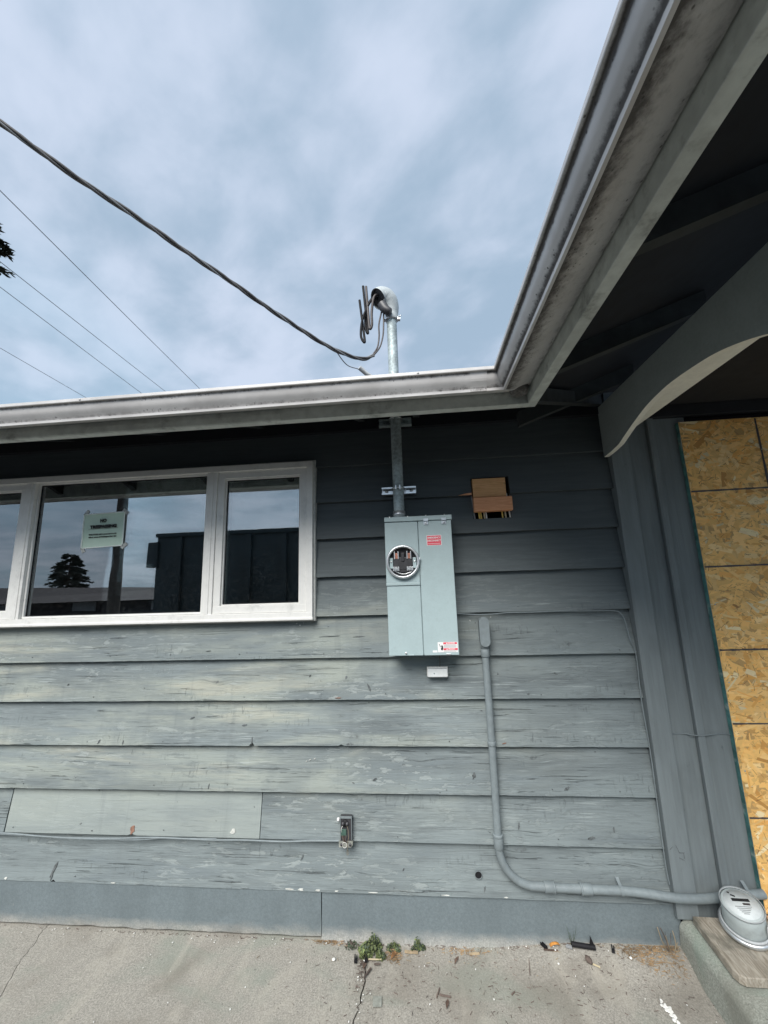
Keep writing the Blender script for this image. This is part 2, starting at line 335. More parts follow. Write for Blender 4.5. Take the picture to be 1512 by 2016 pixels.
# ------------------------------------------------------------------ mesh helpers
class MB:
    def __init__(s): s.v = []; s.f = []; s.sm = []
    def add(s, vs, fs, smooth=False):
        b = len(s.v); s.v += [tuple(p) for p in vs]
        for f in fs: s.f.append(tuple(b+i for i in f)); s.sm.append(smooth)
        return s
    def box(s, x0, x1, y0, y1, z0, z1, M=None):
        p = [(x0, y0, z0), (x1, y0, z0), (x1, y1, z0), (x0, y1, z0), (x0, y0, z1), (x1, y0, z1), (x1, y1, z1), (x0, y1, z1)]
        if M is not None: p = [M @ Vector(q) for q in p]
        return s.add(p, [(0, 3, 2, 1), (4, 5, 6, 7), (0, 1, 5, 4), (1, 2, 6, 5), (2, 3, 7, 6), (3, 0, 4, 7)])
    def bbox(s, x0, x1, y0, y1, z0, z1, b=0.003, M=None):   # box with chamfered edges
        bm = bmesh.new(); bmesh.ops.create_cube(bm, size=1.0)
        for q in bm.verts: q.co = Vector(((x0+x1)/2+q.co.x*(x1-x0), (y0+y1)/2+q.co.y*(y1-y0), (z0+z1)/2+q.co.z*(z1-z0)))
        bmesh.ops.bevel(bm, geom=bm.edges[:], offset=b, segments=2, affect='EDGES', profile=0.5)
        bm.verts.index_update()
        vs = [(M @ q.co) if M is not None else q.co.copy() for q in bm.verts]
        fs = [[q.index for q in f.verts] for f in bm.faces]; bm.free()
        return s.add(vs, fs)
    def prism(s, pts, a, b, axis='x', smooth=False):
        n = len(pts)
        def P(u, q):
            return {'x': (u, q[0], q[1]), 'y': (q[0], u, q[1]), 'z': (q[0], q[1], u)}[axis]
        vs = [P(a, q) for q in pts]+[P(b, q) for q in pts]
        fs = [tuple(range(n-1, -1, -1)), tuple(range(n, 2*n))]
        s.add(vs, fs)
        return s.add(vs, [(i, (i+1) % n, n+(i+1) % n, n+i) for i in range(n)], smooth)
    def tube(s, path, r, n=10, caps=True, smooth=True):
        path = [Vector(p) for p in path]; m = len(path)
        rs = r if isinstance(r, (list, tuple)) else [r]*m
        T = [(path[min(i+1, m-1)]-path[max(i-1, 0)]).normalized() for i in range(m)]
        a = Vector((0, 0, 1)) if abs(T[0].z) < 0.9 else Vector((1, 0, 0))
        N = (a - T[0]*a.dot(T[0])).normalized(); vs = []
        for i in range(m):
            N = (N - T[i]*N.dot(T[i])).normalized(); B = T[i].cross(N)
            for k in range(n):
                th = 2*PI*k/n; vs.append(path[i]+(N*math.cos(th)+B*math.sin(th))*rs[i])
        fs = []
        for i in range(m-1):
            for k in range(n):
                fs.append((i*n+k, i*n+(k+1) % n, (i+1)*n+(k+1) % n, (i+1)*n+k))
        s.add(vs, fs, smooth)
        if caps:
            s.add(vs[:n], [tuple(range(n-1, -1, -1))]); s.add(vs[-n:], [tuple(range(n))])
        return s
    def lathe(s, prof, M, n=32, smooth=True):     # prof: (r, h) about local z
        vs = []
        for r, h in prof:
            for k in range(n):
                th = 2*PI*k/n; vs.append(M @ Vector((r*math.cos(th), r*math.sin(th), h)))
        fs = []
        for i in range(len(prof)-1):
            for k in range(n):
                fs.append((i*n+k, i*n+(k+1) % n, (i+1)*n+(k+1) % n, (i+1)*n+k))
        return s.add(vs, fs, smooth)
    def build(s, name, mat, parent=None):
        me = bpy.data.meshes.new(name); me.from_pydata(s.v, [], s.f); me.update()
        me.polygons.foreach_set('use_smooth', s.sm)
        me.materials.append(MATS[mat])
        o = bpy.data.objects.new(name, me); COL.objects.link(o)
        if parent is not None:
            o.parent = parent; o.matrix_parent_inverse = Matrix.Translation(-parent.location)
        return o
def link_mesh(name, me, parent):
    o = bpy.data.objects.new(name, me); COL.objects.link(o)
    if parent is not None:
        o.parent = parent; o.matrix_parent_inverse = Matrix.Translation(-parent.location)
    return o
def tag(o, label, cat=None, group=None, kind=None):
    if label: o['label'] = label
    if cat: o['category'] = cat
    if group: o['group'] = group
    if kind: o['kind'] = kind
    return o
def thing(name, label, cat, loc=(0, 0, 0), group=None):
    o = bpy.data.objects.new(name, None); COL.objects.link(o); o.location = loc; o.empty_display_size = 0.05
    return tag(o, label, cat, group)
def struct(o): o['kind'] = 'structure'; return o
def smooth_path(pts, per=8):
    P = [Vector(p) for p in pts]; out = []
    for i in range(len(P)-1):
        p0, p1, p2, p3 = P[max(i-1, 0)], P[i], P[i+1], P[min(i+2, len(P)-1)]
        for k in range(per):
            t = k/per
            out.append(0.5*((2*p1)+(-p0+p2)*t+(2*p0-5*p1+4*p2-p3)*t*t+(-p0+3*p1-3*p2+p3)*t**3))
    out.append(P[-1]); return out
def Rfacing(x, y, z):      # local z -> -Y (out of the wall), local x -> X
    return Matrix(((1, 0, 0, x), (0, 0, -1, y), (0, 1, 0, z), (0, 0, 0, 1)))
def text_mesh(body, size, M, mat, parent, name='lettering', bold=0.0, align='CENTER', sx=1.0, thick=0.0003):
    cu = bpy.data.curves.new('t', 'FONT'); cu.body = body; cu.size = size; cu.align_x = align; cu.align_y = 'CENTER'
    cu.offset = bold; cu.extrude = thick; cu.resolution_u = 3
    to = bpy.data.objects.new('t', cu); COL.objects.link(to)
    dg = bpy.context.evaluated_depsgraph_get()
    me = bpy.data.meshes.new_from_object(to.evaluated_get(dg)); bpy.data.objects.remove(to); bpy.data.curves.remove(cu)
    me.transform(M @ Matrix.Diagonal((sx, 1, 1, 1))); me.materials.clear(); me.materials.append(MATS[mat]); me.name = name
    return link_mesh(name, me, parent)
def ground_h(x, y):
    a = min(max((x-0.15)/0.6, 0), 1); b = min(max(1+y/0.16, 0), 1)
    return 0.040*a*a*(3-2*a)*b*b*(3-2*b)

# ================================================================== SETTING
g = MB().box(-400, 400, -400, 400, -0.30, -0.022).build('ground', 'earth'); struct(g)

def jag(pts, amp, per, seed):
    rr = random.Random(seed); out = []
    for (a, b) in zip(pts[:-1], pts[1:]):
        for k in range(per):
            t = k/per; out.append((a[0]+(b[0]-a[0])*t+rr.uniform(-amp, amp), a[1]+(b[1]-a[1])*t+rr.uniform(-amp, amp)*0.4))
    out.append(pts[-1]); return out
crackR = jag([(-0.350, 0.03), (-0.352, -0.02), (-0.322, -0.155), (-0.330, -0.26), (-0.345, -0.34), (-0.36, -0.9), (-0.33, -1.3)], 0.006, 6, 3)
crackL = jag([(-2.0, 0.03), (-2.0, -0.014), (-1.965, -0.10), (-1.951, -0.173), (-1.93, -0.21), (-1.875, -0.326), (-1.80, -0.55), (-1.72, -1.3)], 0.004, 6, 5)
def slab_between(cl, cr, wl, wr, xl=None, xr=None):
    # grid of columns between two crack lines, following the ground height
    ys = sorted({round(p[1], 4) for p in (cl or [])} | {round(p[1], 4) for p in (cr or [])} | {0.03, 0.0, -0.03, -0.06, -0.09, -0.12, -0.16, -0.2, -0.3, -1.3}, reverse=True)
    def at(c, y):
        for a, b in zip(c[:-1], c[1:]):
            lo, hi = min(a[1], b[1]), max(a[1], b[1])
            if lo-1e-6 <= y <= hi+1e-6:
                t = 0 if hi-lo < 1e-6 else (y-a[1])/(b[1]-a[1]); return a[0]+(b[0]-a[0])*t
        return c[-1][0]
    mb = MB(); NX = 40; vs = []; fs = []
    for y in ys:
        a = (at(cl, y)+wl) if cl else xl; b = (at(cr, y)-wr) if cr else xr
        for i in range(NX+1):
            x = a+(b-a)*i/NX
            e = 0.003*(1 if (i in (0, NX)) else 0)
            h = ground_h(x, y)+0.004*(noise.noise(Vector((x*1.7, y*1.7, 0))))-e
            vs.append((x, y, h))
    W_ = NX+1
    for j in range(len(ys)-1):
        for i in range(NX): fs.append((j*W_+i, (j+1)*W_+i, (j+1)*W_+i+1, j*W_+i+1))
    mb.add(vs, fs, True)
    for j in range(len(ys)-1):           # crack side faces
        for i, sgn in ((0, 1), (NX, -1)):
            p, q = vs[j*W_+i], vs[(j+1)*W_+i]
            mb.add([p, q, (q[0], q[1], -0.03), (p[0], p[1], -0.03)], [(0, 1, 2, 3) if sgn > 0 else (3, 2, 1, 0)])
    o = mb.build('concrete_slab', 'slab'); struct(o); return o
slab_between(None, crackL, 0, 0.0015, xl=-14)
slab_between(crackL, crackR, 0.0015, 0.003)
slab_between(crackR, None, 0.003, 0, xr=6.0)

dark_gr = MB().box(-14, 6, -60, -1.302, -0.021, -0.006).build('unseen_dark_ground', 'dark_matte'); struct(dark_gr)  # unseen dark ground added out of frame to cut bounce light under the eave
# porch step (rounded kerb edge)
prof = [(1.075, -0.02)]
for k in range(9):
    th = PI - k*PI/2/8; prof.append((1.130+0.045*math.cos(th), 0.105+0.045*math.sin(th)))
prof += [(4.0, 0.155), (4.0, -0.02)]
ys = [0.0, -0.05, -0.1, -0.15, -0.2, -0.26, -0.33, -0.42, -0.6, -1.0, -1.6, -2.6]
mb = MB(); vs = []
for y in ys:
    for (x, z) in prof:
        d = 0.006*noise.noise(Vector((x*3, y*6, z*9)))
        vs.append((x+(d if x < 2 else 0), y, z+d*0.4))
n = len(prof); fs = []
for j in range(len(ys)-1):
    for i in range(n-1): fs.append((j*n+i, j*n+i+1, (j+1)*n+i+1, (j+1)*n+i))
mb.add(vs, fs, True); mb.add(vs[-n:], [tuple(range(n))])
struct(mb.build('porch_step', 'step'))

# dark room behind the window
rm = MB()
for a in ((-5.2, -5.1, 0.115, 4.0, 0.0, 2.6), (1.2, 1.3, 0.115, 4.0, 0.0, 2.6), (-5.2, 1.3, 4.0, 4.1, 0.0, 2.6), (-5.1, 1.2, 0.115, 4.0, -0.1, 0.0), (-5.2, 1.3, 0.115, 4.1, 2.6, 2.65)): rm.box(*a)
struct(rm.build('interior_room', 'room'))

# ================================================================== HOUSE WALL
wall = thing('house_wall', 'blue grey painted lap siding wall with wide weathered boards', 'wall', (-1.0, 0.05, 0.2))
XL, XR = -5.0, 1.073
WIN = (-3.02, -0.60, 1.51, 2.395)         # opening
HOLE = (0.312, 0.522, 2.018, 2.253)
def rects(x0, x1, z0, z1, cuts):
    R = [(x0, x1, z0, z1)]
    for (a, b, c, d) in cuts:
        out = []
        for (p, q, r, s) in R:
            if a >= q or b <= p or c >= s or d <= r: out.append((p, q, r, s)); continue
            if p < a: out.append((p, a, r, s))
            if b < q: out.append((b, q, r, s))
            mx0, mx1 = max(p, a), min(q, b)
            if r < c: out.append((mx0, mx1, r, c))
            if d < s: out.append((mx0, mx1, d, s))
        R = out
    return R
def siding_board(x0, x1, zb, zt, seed, mat='siding', rough=1.0, cuts=(WIN, HOLE), notches=()):
    mb = MB()
    ztop = zt+0.02
    def fy(x, z):        # face: butt edge proud, top tucked behind the next board
        t = (z-zb)/(ztop-zb)
        q = Vector((x*2.4, seed*7.3, z*34)); q2 = Vector((x*0.8, seed*3.1, z*5))
        d = 0.0011*noise.noise(q)+0.0016*noise.noise(q2)+0.0005*noise.noise(Vector((x*9, seed, z*110)))
        return 0.031*t + d*rough
    def fz(x):           # slightly ragged lower edge
        d = 0.0016*noise.noise(Vector((x*5, seed*2.1, 0)))+0.0012*noise.noise(Vector((x*31, seed*5.1, 0)))
        for (nx, wd, dp) in notches:
            d += max(0, 1-abs(x-nx)/wd)*dp
        return zb+d*(1 if rough > 0.3 else 0.5)
    for (a, b, c, d) in rects(x0, x1, zb, ztop, cuts):
        nx = max(2, int((b-a)/(0.016 if b > -2.8 else 0.1))); nz = max(2, int((d-c)/0.017))
        vs = []; W_ = nx+1
        for j in range(nz+1):
            for i in range(nx+1):
                x = a+(b-a)*i/nx; z = c+(d-c)*j/nz
                if c == zb and j == 0: z = fz(x)
                vs.append((x, fy(x, z), z))
        mb.add(vs, [(j*W_+i, j*W_+i+1, (j+1)*W_+i+1, (j+1)*W_+i) for j in range(nz) for i in range(nx)], True)
        bt = []
        for i in range(nx+1): p = vs[i]; bt += [p, (p[0], 0.036, p[2]+0.001)]
        mb.add(bt, [(2*i, 2*i+1, 2*i+3, 2*i+2) for i in range(nx)])
        for i, rev in ((0, False), (nx, True)):
            col = [vs[j*W_+i] for j in range(nz+1)]; bt = []
            for p in col: bt += [p, (p[0], 0.036, p[2])]
            mb.add(bt, [((2*j, 2*j+2, 2*j+3, 2*j+1) if not rev else (2*j, 2*j+1, 2*j+3, 2*j+2)) for j in range(nz)])
        top = vs[nz*W_:]; bt = []
        for p in top: bt += [p, (p[0], 0.036, p[2])]
        mb.add(bt, [(2*i, 2*i+2, 2*i+3, 2*i+1) for i in range(nx)])
    return mb.build('siding_board', mat, wall)
ZB = [0.201, 0.425, 0.639, 0.858, 1.082, 1.294, 1.513, 1.7256, 1.941, 2.154, 2.37, 2.575]
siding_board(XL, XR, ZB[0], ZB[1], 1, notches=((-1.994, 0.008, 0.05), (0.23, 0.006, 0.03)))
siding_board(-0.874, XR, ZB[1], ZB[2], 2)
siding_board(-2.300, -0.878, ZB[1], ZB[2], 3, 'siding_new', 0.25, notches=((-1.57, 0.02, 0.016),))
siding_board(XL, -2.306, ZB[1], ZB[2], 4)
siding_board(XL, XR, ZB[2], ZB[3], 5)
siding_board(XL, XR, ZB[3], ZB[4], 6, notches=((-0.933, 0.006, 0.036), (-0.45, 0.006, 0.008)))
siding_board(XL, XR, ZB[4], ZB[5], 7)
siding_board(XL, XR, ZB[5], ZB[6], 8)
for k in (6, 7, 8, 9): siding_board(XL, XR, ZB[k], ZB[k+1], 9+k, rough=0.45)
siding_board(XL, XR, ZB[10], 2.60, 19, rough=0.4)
plain('board_chip', (0.52, 0.53, 0.50), 0.8, 0.2, 90)
plain('knot_dark', (0.105, 0.118, 0.122), 0.85, 0.35, 90)
plain('bare_wood', (0.22, 0.12, 0.085), 0.85, 0.3, 60)
def face_y(z):
    zb = max(q for q in ZB if q <= z+1e-6); k = ZB.index(zb); return 0.031*(z-zb)/((ZB[k+1] if k < 11 else zb+0.2)+0.02-zb)
def mark(name, mat, x, z, l, wd, ang, seed, n=11):
    rr_ = random.Random(seed); pts = []
    for k in range(n):
        a = 2*PI*k/n; q = rr_.uniform(0.6, 1.15); u = l/2*math.cos(a)*q; v = wd/2*math.sin(a)*q*(1 if math.cos(a) > -0.2 else 0.6)
        pts.append((x+u*math.cos(ang)-v*math.sin(ang), z+u*math.sin(ang)+v*math.cos(ang)))
    vs = [(a, face_y(min(max(b, 0.202), 2.5))-0.0030, b) for a, b in pts]+[(a, face_y(min(max(b, 0.202), 2.5))+0.003, b) for a, b in pts]
    MB().add(vs, [tuple(range(n))]+[(i, n+i, n+(i+1) % n, (i+1) % n) for i in range(n)]).build(name, mat, wall)
rk = random.Random(77)
for (x, z, l, wd, a) in ((-1.994, 0.255, 0.070, 0.013, 1.15), (-1.999, 0.222, 0.030, 0.009, 1.4), (-0.931, 0.885, 0.045, 0.007, 1.5), (-0.30, 1.145, 0.055, 0.010, -1.1), (0.235, 0.235, 0.03, 0.008, 1.2), (-1.80, 0.875, 0.028, 0.010, 1.0), (-1.66, 0.87, 0.030, 0.007, 1.35), (-1.16, 0.66, 0.03, 0.006, 1.45),
                         (-2.03, 1.17, 0.014, 0.006, 0.6), (-0.62, 1.20, 0.018, 0.010, 0.8), (-0.42, 1.19, 0.02, 0.012, 1.2), (-1.28, 0.99, 0.026, 0.010, 0.4), (-0.98, 0.955, 0.03, 0.008, 0.1), (-0.28, 0.70, 0.022, 0.009, 0.5), (0.42, 0.505, 0.035, 0.007, 1.3), (0.86, 0.495, 0.028, 0.006, 1.5), (0.75, 0.46, 0.04, 0.012, 0.2),
                         (0.66, 0.67, 0.03, 0.010, 0.5), (0.22, 0.72, 0.03, 0.016, 1.2), (0.52, 1.105, 0.016, 0.007, 0.1), (-0.66, 0.335, 0.035, 0.008, 1.1), (-0.15, 0.30, 0.02, 0.007, 0.9), (-1.2, 1.34, 0.03, 0.004, 0.1), (-0.35, 1.40, 0.06, 0.004, 0.05), (-1.75, 1.42, 0.10, 0.004, 0.0), (-0.5, 1.405, 0.13, 0.004, 0.03)):
    mark('knot', 'knot_dark', x, z, l, wd, a, int(abs(x*1000)+z*100))
for k in range(9):
    for x in (-2.25, -1.83, -1.42, -1.02, -0.58, -0.2, 0.12, 0.55, 0.95):
        z = ZB[k]+rk.uniform(0.016, 0.03); xx = x+rk.uniform(-0.05, 0.05)
        if (ZB[k] > 1.5 and xx < -0.58) or rk.random() < 0.3: continue
        mark('nail_head', 'knot_dark', xx, z, 0.007, 0.006, 0, k*31+int(x*100), 7)
mark('bare_patch', 'bare_wood', -1.570, 0.452, 0.045, 0.030, 1.35, 4); mark('bare_patch', 'bare_wood', -0.465, 1.092, 0.035, 0.005, 0, 6); mark('bare_patch', 'bare_wood', 0.38, 0.873, 0.030, 0.005, 0.2, 7)
for (x, l, h) in ((-2.26, 0.020, 0.012), (-0.72, 0.050, 0.008), (-0.66, 0.03, 0.010), (-0.575, 0.03, 0.007), (-0.48, 0.02, 0.006), (-0.30, 0.05, 0.004), (-1.65, 0.025, 0.004), (0.05, 0.04, 0.004), (0.33, 0.02, 0.004)):
    mark('paint_chip', 'board_chip', x, 0.206+h*0.3, l, h, 0, int(x*1000), 9)
for (x, z, l, h) in ((-0.70, 1.475, 0.012, 0.006), (-0.68, 1.466, 0.008, 0.008), (-0.66, 1.478, 0.006, 0.004), (-0.62, 0.785, 0.014, 0.005), (-0.595, 0.79, 0.012, 0.006), (-0.64, 0.778, 0.007, 0.004), (-1.02, 0.452, 0.032, 0.026), (0.255, 1.47, 0.005, 0.012), (0.365, 1.485, 0.010, 0.006)):
    mark('white_spot', 'board_chip', x, z, l, h, 0.4, int(x*999), 9)
sh = MB()
for (a, b, c, d) in rects(XL, 4.0, 0.0, 2.72, (WIN, HOLE)): sh.box(a, b, 0.037, 0.11, c, d)
sh.build('sheathing', 'soffit', wall)
MB().box(XL, XR, -0.008, 0.032, 2.583, 2.72).build('frieze_board', 'soffit', wall)
# trim boards and flat panels between the siding and the boarded-up entry
MB().bbox(1.0745, 1.170, -0.024, 0.0345, 0.222, 2.70, 0.003).build('trim_board', 'trim_grey', wall)
MB().bbox(1.0755, 1.169, -0.0205, 0.0345, 0.160, 0.2215, 0.002).build('trim_board', 'trim_grey', wall)
for (x, z, dx, dz) in ((1.110, 0.455, 0.012, -0.030), (1.122, 0.425, 0.022, 0.001), (1.140, 0.425, 0.0, -0.022), (1.095, 0.45, -0.012, -0.012), (1.118, 0.405, 0.02, -0.010)):
    MB().tube([(x, -0.0246, z), (x+dx, -0.0246, z+dz)], 0.0011, 5).build('scratch', 'knot_dark', wall)
MB().bbox(1.171, 1.2925, 0.014, 0.0345, 0.140, 2.70, 0.002).build('wall_panel', 'trim_grey', wall)
mb = MB(); pts = []
for k in range(60):
    z = 0.145+2.555*k/59; pts.append((1.327+0.0025*noise.noise(Vector((0, 0, z*6))), z))
vs = []
for x, z in pts: vs += [(1.293, 0.03, z), (1.293, -0.007, z), (1.302, -0.010, z), (x, -0.006, z), (x+0.001, 0.03, z)]
mb.add(vs, [(5*i+k, 5*i+k+1, 5*i+k+6, 5*i+k+5) for i in range(59) for k in range(4)])
mb.build('batten', 'trim_grey', wall)
MB().bbox(1.329, 1.50, 0.010, 0.0345, 0.140, 2.70, 0.002).build('wall_panel', 'trim_grey', wall)
MB().bbox(1.171, 4.0, -0.026, 0.030, 2.535, 2.60, 0.002).build('head_trim', 'soffit', wall)
MB().box(-5.0, 1.0735, 0.012, 0.0325, 0.16, 0.2005).build('starter_strip', 'soffit', wall)

# ---- foundation
fd = thing('foundation_wall', 'low grey painted concrete foundation below the siding', 'foundation', (0, 0.06, 0))
def found_panel(x0, x1, y, seed, ragged):
    mb = MB(); nx = int((x1-x0)/0.02); nz = 10; vs = []
    for j in range(nz+1):
        for i in range(nx+1):
            x = x0+(x1-x0)*i/nx; z0 = (0.012+0.008*noise.noise(Vector((x*11, seed, 0)))) if ragged else -0.03
            z = z0+(0.20-z0)*j/nz
            d = 0.002*noise.noise(Vector((x*4, seed, z*8)))+0.001*noise.noise(Vector((x*22, seed, z*24)))
            r = math.hypot((x+1.05)/0.05, (z-0.073)/0.03)
            d += 0.007*max(0, 1-r)*(1 if noise.noise(Vector((x*60, 0, z*60))) > -0.2 else 0.3)
            r = math.hypot((x-x1)/0.035, (z-0.06)/0.07)
            if ragged: d += 0.009*max(0, 1-r)
            d -= 0.0 if ragged else 0.012*max(0, 1-z/0.05)**2
            vs.append((x, y+d, z))
    W_ = nx+1
    mb.add(vs, [(j*W_+i, j*W_+i+1, (j+1)*W_+i+1, (j+1)*W_+i) for j in range(nz) for i in range(nx)], True)
    for i in (0, nx):
        bt = []
        for j in range(nz+1): p = vs[j*W_+i]; bt += [p, (p[0], y+0.06, p[2])]
        mb.add(bt, [((2*j, 2*j+2, 2*j+3, 2*j+1) if i == 0 else (2*j, 2*j+1, 2*j+3, 2*j+2)) for j in range(nz)])
    bt = []
    for i in range(nx+1): p = vs[i]; bt += [p, (p[0], y+0.06, p[2])]
    mb.add(bt, [(2*i, 2*i+1, 2*i+3, 2*i+2) for i in range(nx)])
    return mb.build('foundation_panel', 'foundation', fd)
found_panel(-5.0, -0.560, 0.004, 1, True)
found_panel(-0.556, 1.10, 0.008, 2, False)
MB().box(-5.0, 4.0, 0.07, 0.10, -0.05, 0.199).build('backing', 'earth', fd)

# ================================================================== ROOF, EAVES
E_Y, E_X, K = -0.567, 0.493, 0.37        # fascia faces and pitch
roof = thing('eave_roof', 'dark open eaves with pale fascia boards over the inside corner', 'roof', (0.5, -0.5, 2.5))
zt = lambda d: 2.500+K*d                 # underside of the deck at distance d behind the fascia
MB().bbox(-5.0, E_X+0.040, E_Y, E_Y+0.040, 2.4176, 2.515, 0.002).build('fascia_board', 'fascia', roof)
MB().bbox(E_X, E_X+0.040, -1.85, E_Y-0.0005, 2.4176, 2.515, 0.002).build('fascia_board', 'fascia', roof)
MB().bbox(-5.0, -0.59, E_Y-0.006, E_Y-0.0005, 2.4205, 2.45, 0.001).build('fascia_patch', 'fascia', roof)
def deck(n0, poly, mat, dz):
    mb = MB(); lo = []; hi = []
    for (x, y) in poly:
        d = (y-E_Y) if n0 == 'm' else (x-E_X)
        lo.append((x, y, zt(d)+dz)); hi.append((x, y, zt(d)+dz+0.02))
    k = len(poly)
    mb.add(lo+hi, [tuple(range(k)), tuple(range(2*k-1, k-1, -1))]+[(i, k+i, k+(i+1) % k, (i+1) % k) for i in range(k)])
    return mb
L = 4.0
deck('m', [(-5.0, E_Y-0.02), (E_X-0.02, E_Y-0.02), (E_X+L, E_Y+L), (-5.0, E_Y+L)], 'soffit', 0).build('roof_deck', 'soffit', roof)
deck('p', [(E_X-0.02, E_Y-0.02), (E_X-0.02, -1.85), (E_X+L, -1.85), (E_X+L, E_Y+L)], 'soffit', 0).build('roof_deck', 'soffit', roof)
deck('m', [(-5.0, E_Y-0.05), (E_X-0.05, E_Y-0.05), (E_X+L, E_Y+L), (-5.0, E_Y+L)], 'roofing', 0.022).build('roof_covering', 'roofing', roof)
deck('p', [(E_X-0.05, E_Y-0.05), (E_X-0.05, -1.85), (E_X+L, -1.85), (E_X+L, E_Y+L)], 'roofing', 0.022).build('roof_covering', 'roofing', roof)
RB = lambda d: 2.437+K*(d-0.03)           # bottom of the rafters
for x in (0.02, -0.30, -0.92, -1.55, -2.16, -2.77, -3.4, -4.0):
    d0, d1 = 0.041, 0.60
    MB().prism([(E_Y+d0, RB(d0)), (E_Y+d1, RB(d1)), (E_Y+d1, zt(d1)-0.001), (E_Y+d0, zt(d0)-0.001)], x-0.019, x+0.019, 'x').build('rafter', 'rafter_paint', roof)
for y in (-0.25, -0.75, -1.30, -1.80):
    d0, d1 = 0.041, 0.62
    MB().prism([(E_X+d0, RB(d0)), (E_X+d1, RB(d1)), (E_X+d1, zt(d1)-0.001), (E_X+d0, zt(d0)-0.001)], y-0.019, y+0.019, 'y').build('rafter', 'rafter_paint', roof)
mb = MB(); a, b = Vector((E_X+0.045, E_Y+0.045, 0)), Vector((E_X+0.60, E_Y+0.60, 0)); nrm = Vector((1, -1, 0)).normalized()*0.019
vs = []
for p, d in ((a, 0.045), (b, 0.60)):
    for s in (-1, 1):
        for z in (RB(d)-0.002, zt(d)-0.012): q = p+nrm*s; vs.append((q.x, q.y, z))
mb.add(vs, [(0, 2, 6, 4), (1, 5, 7, 3), (0, 4, 5, 1), (2, 3, 7, 6), (0, 1, 3, 2), (4, 6, 7, 5)])
mb.build('valley_rafter', 'rafter_paint', roof)

# ---- gutter
gut = thing('rain_gutter', 'off white metal rain gutter with grimy streaks along both eaves', 'gutter', (E_X, E_Y, 2.47))
# (offset out from fascia, z, grime plus shade painted under rim and above lip)
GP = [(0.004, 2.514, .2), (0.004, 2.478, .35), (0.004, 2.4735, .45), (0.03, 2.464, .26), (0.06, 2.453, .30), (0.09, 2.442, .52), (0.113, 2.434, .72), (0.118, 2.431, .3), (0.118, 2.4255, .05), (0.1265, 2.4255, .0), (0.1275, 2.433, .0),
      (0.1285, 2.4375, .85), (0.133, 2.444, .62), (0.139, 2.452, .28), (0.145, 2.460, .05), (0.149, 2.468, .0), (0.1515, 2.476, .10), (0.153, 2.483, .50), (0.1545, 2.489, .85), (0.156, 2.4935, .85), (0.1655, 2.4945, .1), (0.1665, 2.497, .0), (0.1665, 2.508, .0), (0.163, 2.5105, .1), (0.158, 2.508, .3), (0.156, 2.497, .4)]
def gutter_run(along, s0, s1, k):
    n = max(2, int(abs(s1-s0)/0.05)); vs = []; dr = []
    for j in range(n+1):
        s = s0+(s1-s0)*j/n
        for (o, z, d) in GP:
            wob = 0.0012*noise.noise(Vector((s*1.3, o*5, k)))
            if along == 'x':
                x = s if j < n else E_X-o; vs.append((x, E_Y-o+wob, z+wob))
                near = max(0, 1-abs(E_X-s)/0.45)
                dr.append(d*(0.62+0.35*near))
            else:
                y = s if j < n else E_Y-o; vs.append((E_X-o+wob, y, z+wob))
                dr.append(min(1, d*1.12))
    N = len(GP)
    fs = [(j*N+i, j*N+i+1, (j+1)*N+i+1, (j+1)*N+i) for j in range(n) for i in range(N-1)]
    if along == 'y': fs = [tuple(reversed(f)) for f in fs]
    mb = MB(); mb.add(vs, fs, False)
    o = mb.build('gutter_run', 'gutter', gut)
    at = o.data.attributes.new('dirt_shade', 'FLOAT', 'POINT'); at.data.foreach_set('value', dr)
    # round the curved front only
    for f in o.data.polygons:
        zc = f.center.z; oc = (E_Y-f.center.y) if along == 'x' else (E_X-f.center.x)
        f.use_smooth = 0.1285 < oc < 0.157 and zc < 2.494
    return o
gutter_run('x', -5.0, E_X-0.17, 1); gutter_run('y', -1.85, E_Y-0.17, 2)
# overlapping corner sleeve on the main run
mb = MB(); vs = []; cr = [(o+0.0016, z-0.0006) for o, z, d in GP if z < 2.5085 and o > 0.01]
sl_x = [0.235, 0.30]
for j, x in enumerate(sl_x):
    for o, z in cr: vs.append((x if j == 0 else min(x, E_X-o-0.02), E_Y-o, z))
N = len(cr); mb.add(vs, [(i, i+1, N+i+1, N+i) for i in range(N-1)], False)
o = mb.build('corner_sleeve', 'gutter', gut); at = o.data.attributes.new('dirt_shade', 'FLOAT', 'POINT')
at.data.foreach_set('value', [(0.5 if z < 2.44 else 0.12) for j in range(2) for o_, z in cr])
# stained outlet boss under the inside corner
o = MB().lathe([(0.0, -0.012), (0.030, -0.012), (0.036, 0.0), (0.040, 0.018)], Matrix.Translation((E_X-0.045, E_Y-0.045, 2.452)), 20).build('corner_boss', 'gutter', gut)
at = o.data.attributes.new('dirt_shade', 'FLOAT', 'POINT'); at.data.foreach_set('value', [0.75]*len(o.data.vertices))
for x in (-2.0, -1.45, 0.0, -2.7):        # round rivet heads on the rim
    o = MB().lathe([(0.0, 0.003), (0.004, 0.002), (0.005, 0.0)], Rfacing(x+0.03, E_Y-0.1667, 2.5025), 10).build('rivet', 'gutter', gut)

